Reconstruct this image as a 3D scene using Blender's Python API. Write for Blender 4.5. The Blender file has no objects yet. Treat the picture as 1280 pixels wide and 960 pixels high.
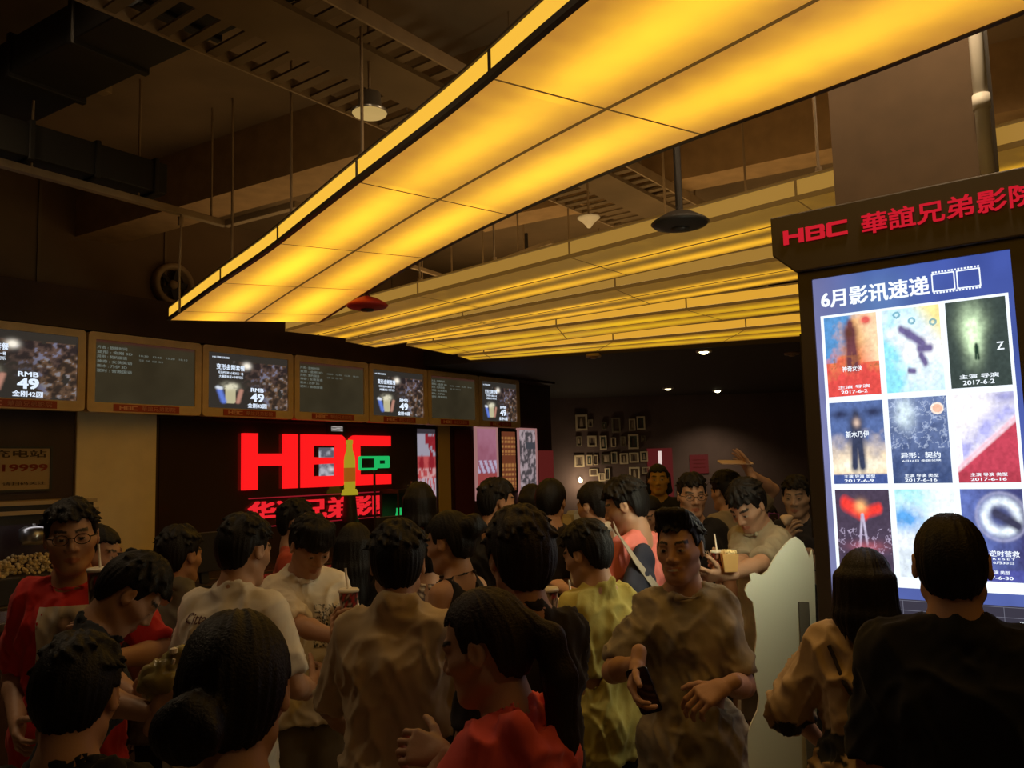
import bpy, math, random
import numpy as np
from mathutils import Matrix, Vector
from mathutils.bvhtree import BVHTree

# ------------------------------------------------------------------ camera, world, exposure
sc = bpy.context.scene
COL = sc.collection
FPX = 1040.0
PITCH = math.atan(105 / 1040.0)
ROLL = 0.027
CAMP = np.array([0, 0, 1.85])
_fw = np.array([0, math.cos(PITCH), math.sin(PITCH)])
_r0 = np.array([1.0, 0, 0])
_u0 = np.cross(_r0, _fw)
_r = _r0 * math.cos(ROLL) - _u0 * math.sin(ROLL)
_u = _u0 * math.cos(ROLL) + _r0 * math.sin(ROLL)
cd = bpy.data.cameras.new('camera')
cam = bpy.data.objects.new('camera', cd)
COL.objects.link(cam)
cd.sensor_fit = 'HORIZONTAL'
cd.angle_x = 2 * math.atan(640 / FPX)
cd.clip_start = 0.05
cd.clip_end = 100
cam.matrix_world = Matrix(((_r[0], _u[0], -_fw[0], CAMP[0]), (_r[1], _u[1], -_fw[1], CAMP[1]), (_r[2], _u[2], -_fw[2], CAMP[2]), (0, 0, 0, 1)))
sc.camera = cam
w = bpy.data.worlds.new('world')
sc.world = w
w.use_nodes = True
w.node_tree.nodes['Background'].inputs[0].default_value = (0.02, 0.014, 0.008, 1)
w.node_tree.nodes['Background'].inputs[1].default_value = 0.2
sc.view_settings.view_transform = 'Standard'
sc.view_settings.look = 'None'
sc.view_settings.exposure = 0.0
sc.view_settings.gamma = 1.0
sc.view_settings.use_curve_mapping = False
PANEL_GAIN = 1.0        # brightness of the glowing ceiling bands
CAN_W = 58.0            # added fill lamps over the crowd, out of view
TOP_GAIN = 0.8          # added glow on top of the bands, brightens the ceiling
SIDE_FILL = 40.0         # added fill strip on the unseen kiosk flank
SCREEN_GAIN = 1.0       # brightness of the lit screens


def ray(x, y):
    return _fw + _r * (x - 640) / FPX + _u * (480 - y) / FPX


def at_z(x, y, z):
    d = ray(x, y)
    return CAMP + d * (z - CAMP[2]) / d[2]


def at_Y(x, y, Y):
    d = ray(x, y)
    return CAMP + d * Y / d[1]


def at_plane(x, y, p, n):
    d = ray(x, y)
    return CAMP + d * (np.dot(np.array(p) - CAMP, n) / np.dot(d, n))


# ------------------------------------------------------------------ materials
def srgb(r, g, b):
    f = lambda c: (c / 255.0 / 12.92) if c / 255.0 <= 0.04045 else ((c / 255.0 + 0.055) / 1.055) ** 2.4
    return (f(r), f(g), f(b))


MATS = {}


def mat(name, col=(0.5, 0.5, 0.5), rough=0.6, metal=0.0, spec=0.4, noise=0.0, nscale=8.0, bump=0.0, bscale=200.0, attr=False, emit=None, estr=1.0, trans=0.0, sheen=0.0):
    if name in MATS:
        return MATS[name]
    m = bpy.data.materials.new(name)
    m.use_nodes = True
    nt = m.node_tree
    b = nt.nodes['Principled BSDF']
    b.inputs['Roughness'].default_value = rough
    b.inputs['Metallic'].default_value = metal
    b.inputs['Specular IOR Level'].default_value = spec
    b.inputs['Base Color'].default_value = (*col, 1)
    src = None
    if attr:
        a = nt.nodes.new('ShaderNodeAttribute')
        a.attribute_name = 'Col'
        src = a.outputs['Color']
    if noise > 0:
        tc = nt.nodes.new('ShaderNodeTexCoord')
        n = nt.nodes.new('ShaderNodeTexNoise')
        n.inputs['Scale'].default_value = nscale
        n.inputs['Detail'].default_value = 5
        nt.links.new(tc.outputs['Object'], n.inputs['Vector'])
        mr = nt.nodes.new('ShaderNodeMapRange')
        mr.inputs['From Min'].default_value = 0.3
        mr.inputs['From Max'].default_value = 0.7
        mr.inputs['To Min'].default_value = 1 - noise
        mr.inputs['To Max'].default_value = 1 + noise
        nt.links.new(n.outputs['Fac'], mr.inputs['Value'])
        mx = nt.nodes.new('ShaderNodeVectorMath')
        mx.operation = 'SCALE'
        if src is None:
            mx.inputs[0].default_value = col
        else:
            nt.links.new(src, mx.inputs[0])
        nt.links.new(mr.outputs[0], mx.inputs['Scale'])
        src = mx.outputs[0]
    if src is not None and emit is None:
        nt.links.new(src, b.inputs['Base Color'])
    if bump > 0:
        tc = nt.nodes.new('ShaderNodeTexCoord')
        n = nt.nodes.new('ShaderNodeTexNoise')
        n.inputs['Scale'].default_value = bscale
        nt.links.new(tc.outputs['Object'], n.inputs['Vector'])
        bp = nt.nodes.new('ShaderNodeBump')
        bp.inputs['Strength'].default_value = bump
        bp.inputs['Distance'].default_value = 0.004
        nt.links.new(n.outputs['Fac'], bp.inputs['Height'])
        nt.links.new(bp.outputs['Normal'], b.inputs['Normal'])
    if emit is not None:
        b.inputs['Specular IOR Level'].default_value = 0.12
        b.inputs['Base Color'].default_value = (0.01, 0.01, 0.01, 1)
        if attr:
            nt.links.new(src, b.inputs['Emission Color'])
        else:
            b.inputs['Emission Color'].default_value = (*emit, 1)
        b.inputs['Emission Strength'].default_value = estr
    if trans > 0:
        b.inputs['Transmission Weight'].default_value = trans
    if sheen > 0:
        b.inputs['Sheen Weight'].default_value = sheen
    MATS[name] = m
    return m


def band_mat(name, lo, hi, c1, c2, wd, gain, seg, side=False):
    """glowing diffuser with fluorescent tubes behind it; UV = metres along, 0..1 across"""
    m = bpy.data.materials.new(name)
    m.use_nodes = True
    nt = m.node_tree
    L = nt.links.new
    b = nt.nodes['Principled BSDF']
    b.inputs['Base Color'].default_value = (0.5, 0.35, 0.12, 1)
    b.inputs['Roughness'].default_value = 0.5
    uv = nt.nodes.new('ShaderNodeUVMap')
    sp = nt.nodes.new('ShaderNodeSeparateXYZ')
    L(uv.outputs[0], sp.inputs[0])

    def math_(op, a, bb=None):
        n = nt.nodes.new('ShaderNodeMath')
        n.operation = op
        for i, s in enumerate((a, bb)):
            if s is None:
                continue
            if isinstance(s, (int, float)):
                n.inputs[i].default_value = s
            else:
                L(s, n.inputs[i])
        return n.outputs[0]

    # each tube section glows a little differently
    si = math_('FLOOR', math_('DIVIDE', sp.outputs[0], seg))
    wn = nt.nodes.new('ShaderNodeTexWhiteNoise')
    wn.noise_dimensions = '2D'
    cb = nt.nodes.new('ShaderNodeCombineXYZ')
    L(si, cb.inputs[0])
    L(math_('FLOOR', math_('MULTIPLY', sp.outputs[1], 1.999)), cb.inputs[1])
    L(cb.outputs[0], wn.inputs['Vector'])

    def lobe(c):
        t = math_('DIVIDE', math_('SUBTRACT', sp.outputs[1], c), wd)
        return math_('EXPONENT', math_('MULTIPLY', math_('MULTIPLY', t, t), -1.0))

    f = math_('MAXIMUM', lobe(c1), lobe(c2))
    # tube fades towards the end of each section
    fr = math_('FRACT', math_('DIVIDE', sp.outputs[0], seg))
    fe = math_('SUBTRACT', fr, 0.5)
    endf = math_('SUBTRACT', 1.0, math_('MULTIPLY', math_('MULTIPLY', fe, fe), 1.2))
    f = math_('MULTIPLY', math_('MULTIPLY', f, endf), math_('ADD', math_('MULTIPLY', wn.outputs['Value'], 0.45), 0.62))
    tc = nt.nodes.new('ShaderNodeTexCoord')
    ns = nt.nodes.new('ShaderNodeTexNoise')
    ns.inputs['Scale'].default_value = 9.0
    ns.inputs['Detail'].default_value = 8
    L(tc.outputs['Object'], ns.inputs['Vector'])
    f2 = math_('ADD', f, math_('MULTIPLY', math_('SUBTRACT', ns.outputs['Fac'], 0.5), 0.22))
    mx = nt.nodes.new('ShaderNodeMix')
    mx.data_type = 'RGBA'
    L(f2, mx.inputs['Factor'])
    mx.inputs['A'].default_value = (*lo, 1)
    mx.inputs['B'].default_value = (*hi, 1)
    L(mx.outputs['Result'], b.inputs['Emission Color'])
    b.inputs['Emission Strength'].default_value = gain
    return m


# ------------------------------------------------------------------ mesh helpers
class MB:
    def __init__(s):
        s.V = []
        s.F = []
        s.C = []

    def add(s, V, F, col=None):
        o = len(s.V)
        s.V += [tuple(map(float, v)) for v in V]
        s.F += [tuple(i + o for i in f) for f in F]
        s.C += [col if col is not None else (0.5, 0.5, 0.5)] * len(V)
        return s

    def box(s, c, x, y, z, col=None):
        """c centre; x,y,z half-axis vectors"""
        c, x, y, z = map(lambda q: np.array(q, float), (c, x, y, z))
        V = [c + i * x + j * y + k * z for i in (-1, 1) for j in (-1, 1) for k in (-1, 1)]
        return s.add(V, [(0, 1, 3, 2), (4, 6, 7, 5), (0, 4, 5, 1), (2, 3, 7, 6), (0, 2, 6, 4), (1, 5, 7, 3)], col)

    def aabox(s, a, b, col=None):
        a = np.array(a, float)
        b = np.array(b, float)
        h = (b - a) / 2
        return s.box((a + b) / 2, (h[0], 0, 0), (0, h[1], 0), (0, 0, h[2]), col)

    def bar(s, a, b, wx, wz, up=(0, 0, 1), col=None):
        a = np.array(a, float)
        b = np.array(b, float)
        d = b - a
        l = np.linalg.norm(d)
        d = d / l
        up = np.array(up, float)
        sd = np.cross(d, up)
        if np.linalg.norm(sd) < 1e-4:
            sd = np.cross(d, (1, 0, 0))
        sd /= np.linalg.norm(sd)
        up = np.cross(sd, d)
        return s.box((a + b) / 2, d * l / 2, sd * wx / 2, up * wz / 2, col)

    def tube(s, pts, r, n=10, col=None, cap=True):
        pts = [np.array(p, float) for p in pts]
        rs = r if hasattr(r, '__len__') else [r] * len(pts)
        V = []
        F = []
        prev = None
        for i, p in enumerate(pts):
            d = pts[min(i + 1, len(pts) - 1)] - pts[max(i - 1, 0)]
            d = d / (np.linalg.norm(d) + 1e-9)
            if prev is None:
                q = np.cross(d, (0, 0, 1))
                if np.linalg.norm(q) < 1e-3:
                    q = np.cross(d, (1, 0, 0))
            else:
                q = prev - d * np.dot(prev, d)
            q /= np.linalg.norm(q)
            prev = q
            q2 = np.cross(d, q)
            for k in range(n):
                t = 2 * math.pi * k / n
                V.append(p + rs[i] * (q * math.cos(t) + q2 * math.sin(t)))
        for i in range(len(pts) - 1):
            for k in range(n):
                F.append((i * n + k, i * n + (k + 1) % n, (i + 1) * n + (k + 1) % n, (i + 1) * n + k))
        if cap:
            F.append(tuple(range(n))[::-1])
            F.append(tuple((len(pts) - 1) * n + k for k in range(n)))
        return s.add(V, F, col)

    def lathe(s, prof, c, n=24, axis=(0, 0, 1), col=None, cap=True):
        ax = np.array(axis, float)
        ax /= np.linalg.norm(ax)
        q = np.cross(ax, (1, 0, 0))
        if np.linalg.norm(q) < 0.1:
            q = np.cross(ax, (0, 1, 0))
        q /= np.linalg.norm(q)
        q2 = np.cross(ax, q)
        c = np.array(c, float)
        V = []
        F = []
        for (r, h) in prof:
            for k in range(n):
                t = 2 * math.pi * k / n
                V.append(c + ax * h + max(r, 1e-4) * (q * math.cos(t) + q2 * math.sin(t)))
        for i in range(len(prof) - 1):
            for k in range(n):
                F.append((i * n + k, i * n + (k + 1) % n, (i + 1) * n + (k + 1) % n, (i + 1) * n + k))
        if cap:
            F.append(tuple(range(n))[::-1])
            F.append(tuple((len(prof) - 1) * n + k for k in range(n)))
        return s.add(V, F, col)

    def prism(s, poly, o, x, y, n, d0, d1, col=None):
        """polygon in the (x,y) frame at o, extruded along n from d0 to d1"""
        o, x, y, n = map(lambda q: np.array(q, float), (o, x, y, n))
        k = len(poly)
        V = [o + x * p[0] + y * p[1] + n * d0 for p in poly] + [o + x * p[0] + y * p[1] + n * d1 for p in poly]
        F = [tuple(range(k))[::-1], tuple(range(k, 2 * k))] + [(i, (i + 1) % k, k + (i + 1) % k, k + i) for i in range(k)]
        return s.add(V, F, col)


def link(o, parent=None):
    COL.objects.link(o)
    if parent is not None:
        o.parent = parent
    return o


def rootloc(o):
    p = np.zeros(3)
    while o is not None:
        p = p + np.array(o.location)
        o = o.parent
    return p


def rawmesh(name, V, F, smooth=False):
    me = bpy.data.meshes.new(name)
    V = np.asarray(V, np.float32).reshape(-1, 3)
    me.from_pydata(V.tolist(), [], F)
    me.update()
    if smooth:
        me.polygons.foreach_set('use_smooth', [True] * len(me.polygons))
    return me


def setcol(me, C):
    at = me.color_attributes.new('Col', 'FLOAT_COLOR', 'POINT')
    C = np.asarray(C, np.float32)
    C = np.concatenate([C[:, :3], np.ones((len(C), 1), np.float32)], 1)
    at.data.foreach_set('color', C.ravel())


def obj(name, mb, m, parent=None, smooth=False, colors=False, bevel=0.0, fixn=True):
    """link an MB as one object; vertices in world coordinates, re-based on the parent"""
    V = np.array(mb.V)
    V = V - rootloc(parent)[None]
    loc = np.zeros(3)
    if parent is None:
        loc = np.array([(V[:, 0].min() + V[:, 0].max()) / 2, (V[:, 1].min() + V[:, 1].max()) / 2, V[:, 2].min()])
        V = V - loc
    me = rawmesh(name, V, mb.F, smooth)
    if fixn:
        import bmesh
        bm = bmesh.new()
        bm.from_mesh(me)
        bmesh.ops.recalc_face_normals(bm, faces=bm.faces)
        bm.to_mesh(me)
        bm.free()
    if colors:
        setcol(me, mb.C)
    me.materials.append(m)
    o = bpy.data.objects.new(name, me)
    link(o, parent)
    if parent is None:
        o.location = loc
    if bevel > 0:
        bv = o.modifiers.new('bevel', 'BEVEL')
        bv.width = bevel
        bv.segments = 2
        bv.limit_method = 'ANGLE'
    return o


def thing(name, label, cat, loc, group=None):
    o = bpy.data.objects.new(name, None)
    o.empty_display_size = 0.1
    link(o)
    o.location = [float(q) for q in loc]
    return tag(o, label, cat, group)


def tag(o, label, cat, group=None):
    o['label'] = label
    o['category'] = cat
    if group:
        o['group'] = group
    return o


def struct(name, mb, m, **k):
    o = obj(name, mb, m, **k)
    o['kind'] = 'structure'
    return o


class Frame:
    """a flat working plane: o origin, x to the right, y up, n towards the viewer"""

    def __init__(s, o, x, y, n):
        s.o, s.x, s.y, s.n = [np.array(q, float) for q in (o, x, y, n)]

    def p(s, a, b, d=0.0):
        return s.o + s.x * a + s.y * b + s.n * d

    def box(s, mb, a0, a1, b0, b1, d0, d1, col=None):
        return mb.box(s.p((a0 + a1) / 2, (b0 + b1) / 2, (d0 + d1) / 2), s.x * (a1 - a0) / 2, s.y * (b1 - b0) / 2, s.n * (d1 - d0) / 2, col)

    def prism(s, mb, poly, d0, d1, col=None):
        return mb.prism(poly, s.o, s.x, s.y, s.n, d0, d1, col)


def rrect(a0, a1, b0, b1, r, n=5):
    P = []
    for (cx, cy, t0) in ((a1 - r, b1 - r, 0), (a0 + r, b1 - r, 90), (a0 + r, b0 + r, 180), (a1 - r, b0 + r, 270)):
        for k in range(n + 1):
            t = math.radians(t0 + 90 * k / n)
            P.append((cx + r * math.cos(t), cy + r * math.sin(t)))
    return P


def ringframe(fr, mb, a0, a1, b0, b1, wd, d0, d1, r=0.03, bot=None, col=None):
    """rounded rectangular frame with a hole"""
    bot = wd if bot is None else bot
    P = rrect(a0, a1, b0, b1, r)
    Q = rrect(a0 + wd, a1 - wd, b0 + bot, b1 - wd, 0.004)
    k = len(P)
    V = [fr.p(p[0], p[1], d) for d in (d0, d1) for p in P] + [fr.p(p[0], p[1], d) for d in (d0, d1) for p in Q]
    F = []
    for i in range(k):
        j = (i + 1) % k
        F += [(i, j, k + j, k + i), (2 * k + i, 3 * k + i, 3 * k + j, 2 * k + j), (k + i, k + j, 3 * k + j, 3 * k + i), (i, 2 * k + i, 2 * k + j, j)]
    return mb.add(V, F, col)


def textgeo(body, bold=0.012, extrude=0.0):
    cu = bpy.data.curves.new('txt', 'FONT')
    cu.body = body
    cu.offset = bold
    cu.extrude = extrude
    cu.resolution_u = 3
    o = bpy.data.objects.new('txt', cu)
    COL.objects.link(o)
    dg = bpy.context.evaluated_depsgraph_get()
    me = bpy.data.meshes.new_from_object(o.evaluated_get(dg))
    V = np.zeros(len(me.vertices) * 3, np.float32)
    me.vertices.foreach_get('co', V)
    V = V.reshape(-1, 3)
    F = [tuple(p.vertices) for p in me.polygons]
    bpy.data.objects.remove(o)
    bpy.data.curves.remove(cu)
    bpy.data.meshes.remove(me)
    return V, F


def boldgeo(body, bold, extrude=0.0):
    # heavier strokes: the glyphs set again a hair's breadth to each side
    V, F = textgeo(body, 0.0, extrude)
    n0 = len(V)
    V = np.concatenate([V + np.array([dx * bold, dy * bold, 0]) for dx, dy in ((-1, -0.6), (1, -0.6), (-1, 0.6), (1, 0.6))])
    return V, [tuple(i + k * n0 for i in f) for k in range(4) for f in F]


def text(name, body, fr, a0, a1, b0, b1, d, m, parent, bold=0.012, thick=0.0, shear=0.0, extra=None):
    """lettering fitted into the box a0..a1, b0..b1 of a frame"""
    V, F = textgeo(body, 0.0, 0.5 if thick > 0 else 0.0)
    mn = V.min(0)
    mx = V.max(0)
    if bold > 0:
        # heavier strokes: the glyphs set again a hair's breadth to each side
        n0 = len(V)
        V = np.concatenate([V + np.array([dx * bold, dy * bold, 0]) for dx, dy in ((-1, -0.6), (1, -0.6), (-1, 0.6), (1, 0.6))])
        F = [tuple(i + k * n0 for i in f) for k in range(4) for f in F]
    A = a0 + (V[:, 0] - mn[0]) / (mx[0] - mn[0]) * (a1 - a0)
    B = b0 + (V[:, 1] - mn[1]) / (mx[1] - mn[1]) * (b1 - b0)
    A = A + (B - b0) * shear
    D = d + (V[:, 2] + 0.5) * thick if thick > 0 else np.full(len(V), d)
    P = fr.o + A[:, None] * fr.x + B[:, None] * fr.y + D[:, None] * fr.n
    mb = MB()
    mb.V = [tuple(p) for p in P]
    mb.F = F
    mb.C = [(1, 1, 1)] * len(P)
    if extra is not None:
        mb.add(extra.V, extra.F)
    return obj(name, mb, m, parent, fixn=False)


def paint(name, fr, a0, a1, b0, b1, d, nx, ny, fn, m, parent):
    """a picture: a fine sheet coloured point by point by fn(u,v) (u to the right, v up, 0..1)"""
    U, W = np.meshgrid(np.linspace(0, 1, nx), np.linspace(0, 1, ny))
    U = U.ravel()
    W = W.ravel()
    C = fn(U, W)
    P = fr.o + (a0 + (a1 - a0) * U)[:, None] * fr.x + (b0 + (b1 - b0) * W)[:, None] * fr.y + d * fr.n
    mb = MB()
    mb.V = [tuple(p) for p in P]
    mb.F = [(j * nx + i, j * nx + i + 1, (j + 1) * nx + i + 1, (j + 1) * nx + i) for j in range(ny - 1) for i in range(nx - 1)]
    mb.C = [tuple(c) for c in np.clip(C, 0, 4)]
    return obj(name, mb, m, parent, colors=True, fixn=False)


# value noise
_rs = np.random.RandomState(7)
_T = _rs.rand(32, 32, 32).astype(np.float32) * 2 - 1


def vnoise(P):
    P = np.asarray(P, np.float32)
    i = np.floor(P).astype(int)
    f = P - i
    f = f * f * (3 - 2 * f)
    i = i & 31
    j = (i + 1) & 31
    x0, y0, z0 = i[..., 0], i[..., 1], i[..., 2]
    x1, y1, z1 = j[..., 0], j[..., 1], j[..., 2]
    fx, fy, fz = f[..., 0], f[..., 1], f[..., 2]
    a = _T[x0, y0, z0] * (1 - fx) + _T[x1, y0, z0] * fx
    b = _T[x0, y1, z0] * (1 - fx) + _T[x1, y1, z0] * fx
    c = _T[x0, y0, z1] * (1 - fx) + _T[x1, y0, z1] * fx
    d = _T[x0, y1, z1] * (1 - fx) + _T[x1, y1, z1] * fx
    return (a * (1 - fy) + b * fy) * (1 - fz) + (c * (1 - fy) + d * fy) * fz


def fbm(P, n=4):
    s = 0
    a = 1.0
    t = 0
    for k in range(n):
        s = s + a * vnoise(np.asarray(P) * 2 ** k + 3.7 * k)
        t += a
        a *= 0.5
    return s / t


def uvn(U, W, sx, sy, seed=0, n=4):
    return fbm(np.stack([U * sx, W * sy, np.full_like(U, seed * 1.37 + 0.5)], -1), n)


def lerp(a, b, t):
    t = np.clip(np.asarray(t), 0, 1)[:, None]
    return np.asarray(a) * (1 - t) + np.asarray(b) * t

# ------------------------------------------------------------------ room frame
AU = np.array([0.593, 0.805, 0])
AU /= np.linalg.norm(AU)                  # along the service wall, away to the right
AV = np.array([-AU[1], AU[0], 0])         # into the service wall
O0 = np.array([-3.49, 6.83, 0])
UP = np.array([0, 0, 1.0])


def W(a, b, z):
    return O0 + AU * a + AV * b + UP * z


SV = Frame(O0, AU, UP, -AV)               # service wall, facing the crowd; depth d = -b


def svbox(mb, a0, a1, b0, b1, z0, z1, col=None):
    return SV.box(mb, a0, a1, z0, z1, -b1, -b0, col)


CEIL = 4.4
m_wall = mat('plaster_dark', (0.16, 0.10, 0.055), 0.85, noise=0.15, nscale=2.0, bump=0.05, bscale=40)
m_panelwall = mat('dark_wood_panel', (0.05, 0.022, 0.016), 0.45, noise=0.2, nscale=4)
m_back = mat('charcoal_wall', (0.13, 0.09, 0.085), 0.8, noise=0.15, nscale=2)
m_floor = mat('floor_tile', (0.30, 0.25, 0.20), 0.35, noise=0.3, nscale=3)
m_ceil = mat('ceiling_paint', (0.22, 0.15, 0.085), 0.9, noise=0.2, nscale=1.5)
m_beam = mat('beam_paint', (0.16, 0.11, 0.06), 0.9, noise=0.2, nscale=2)
m_duct = mat('duct_black', (0.016, 0.013, 0.010), 0.7, noise=0.2, nscale=3)
m_galv = mat('galvanised_paint', (0.30, 0.21, 0.12), 0.55, metal=0.0, noise=0.2, nscale=6)
m_cream = mat('cream_column', (0.86, 0.70, 0.44), 0.7, noise=0.06, nscale=5)
m_brass = mat('tan_bezel', (0.66, 0.48, 0.28), 0.4, spec=0.5, noise=0.1, nscale=8)
m_black = mat('black_plastic', (0.028, 0.024, 0.023), 0.4)
m_dark = mat('dark_metal', (0.03, 0.026, 0.024), 0.45, noise=0.1)
m_darkframe = mat('panel_frame', (0.07, 0.045, 0.02), 0.5)
m_white = mat('white_paint', (0.75, 0.72, 0.66), 0.5)
m_chrome = mat('brushed_steel', (0.5, 0.48, 0.45), 0.3, metal=0.9)
m_red = mat('red_paint', (0.45, 0.03, 0.025), 0.5)
m_print = mat('printed_sheet', attr=True, rough=0.6)
m_scr = mat('lit_screen', attr=True, emit=(1, 1, 1), estr=SCREEN_GAIN, rough=0.25)
m_wtext = mat('white_glow', emit=(0.75, 0.85, 1.0), estr=1.05)
m_dimtext = mat('dim_glow', emit=(0.25, 0.28, 0.24), estr=0.55)
m_redtext = mat('red_letter', emit=(0.75, 0.012, 0.03), estr=0.75)
m_neon = mat('neon_red', emit=(1.0, 0.010, 0.012), estr=1.0)
m_neon2 = mat('neon_red_small', emit=(1.0, 0.02, 0.03), estr=0.8)
m_green = mat('neon_green', emit=(0.02, 0.75, 0.18), estr=0.6)
m_glass = mat('smoked_glass', (0.05, 0.03, 0.024), 0.06, spec=0.6)

mb = MB()
mb.aabox((-11, -3, -0.1), (10, 18, 0))
struct('floor', mb, m_floor)
mb = MB()
mb.aabox((-11, -3, CEIL), (10, 18, CEIL + 0.15))
struct('ceiling', mb, m_ceil)
mb = MB()
svbox(mb, -12, 7.3, 0.35, 0.6, 0, CEIL)
struct('wall_left', mb, m_wall)
pE = W(7.3, 0.45, 0)
mb = MB()
mb.aabox((pE[0] - 0.3, pE[1], 0), (pE[0] - 0.1, 15.7, CEIL))
struct('wall_side', mb, m_back)
mb = MB()
mb.aabox((pE[0] - 0.3, 15.5, 0), (9.2, 15.7, CEIL))
struct('wall_back', mb, m_back)
mb = MB()
mb.aabox((9, -3, 0), (9.2, 15.7, CEIL))
struct('wall_right', mb, m_back)
mb = MB()
mb.aabox((-11, -3.1, 0), (9.2, -2.9, CEIL))
struct('wall_front', mb, mat('pale_plaster', (0.5, 0.42, 0.33), 0.8, noise=0.08))
# lower black ceiling over the far end of the hall
mb = MB()
q = [at_z(585, 449, 3.15), at_z(838, 432, 3.15), at_z(1000, 422, 3.15)]
q = [np.array([p[0], p[1] + 0.1, 0]) for p in q]
poly = [(q[0][0] - 1.2, q[0][1] + 0.5)] + [(p[0], p[1]) for p in q] + [(9, q[2][1] - 2.2), (9, 15.5), (pE[0] - 0.1, 15.5), (pE[0] - 0.1, pE[1] + 0.2)]
mb.prism(poly, (0, 0, 0), (1, 0, 0), (0, 1, 0), UP, 3.12, 3.3)
struct('ceiling_drop', mb, mat('black_ceiling', (0.035, 0.026, 0.022), 0.8))
# bulkhead over the monitors, dark panelling under them
mb = MB()
svbox(mb, -10, 7.0, 0.02, 0.35, 3.09, 3.43)
struct('trim_1', mb, m_panelwall)
mb = MB()
for a0, a1 in ((-10, 0.03), (0.77, 4.61), (4.87, 7.28)):
    svbox(mb, a0, a1, 0.30, 0.352, 0, 3.1)
struct('trim_2', mb, m_panelwall)
# pale column faces
mb = MB()
svbox(mb, 0.04, 0.76, 0.27, 0.345, 0, 3.09)
struct('trim_3', mb, m_cream, bevel=0.01)
mb = MB()
svbox(mb, 4.62, 4.86, 0.27, 0.345, 0, 3.09)
struct('trim_4', mb, mat('ochre_column', (0.55, 0.36, 0.12), 0.7), bevel=0.01)
# panel joints on the upper wall
mb = MB()
for a in (-1.6, -0.28, 0.86, 3.9, 5.6):
    svbox(mb, a - 0.012, a + 0.012, 0.335, 0.352, 3.43, CEIL)
struct('trim_5', mb, m_beam)

# square column behind the poster kiosk
KU = np.array([0.8, -0.6, 0])
KN = np.array([-0.6, -0.8, 0])
c0 = np.array([1.43, 3.53, 0])
mb = MB()
mb.prism([(0, 0), (0.60, 0), (0.60, 0.22), (0, 0.22)], c0, KU, -KN, UP, 0, CEIL)
struct('column', mb, mat('column_paint', (0.105, 0.065, 0.035), 0.8, noise=0.1))

# ------------------------------------------------------------------ glowing ceiling bands


def resample(P, n):
    P = np.array(P, float)
    d = np.r_[0, np.cumsum(np.linalg.norm(np.diff(P, axis=0), axis=1))]
    # smooth monotone parameter
    t = np.linspace(0, d[-1], n)
    return np.stack([np.interp(t, d, P[:, k]) for k in range(P.shape[1])], 1)


def smoothline(P, it=3):
    P = P.copy()
    for _ in range(it):
        P[1:-1] = 0.25 * P[:-2] + 0.5 * P[1:-1] + 0.25 * P[2:]
    return P


ZB = 3.15
m_joint = mat('joint_strip', (0.5, 0.3, 0.08), 0.6, emit=(0.13, 0.06, 0.010), estr=0.8)


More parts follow.
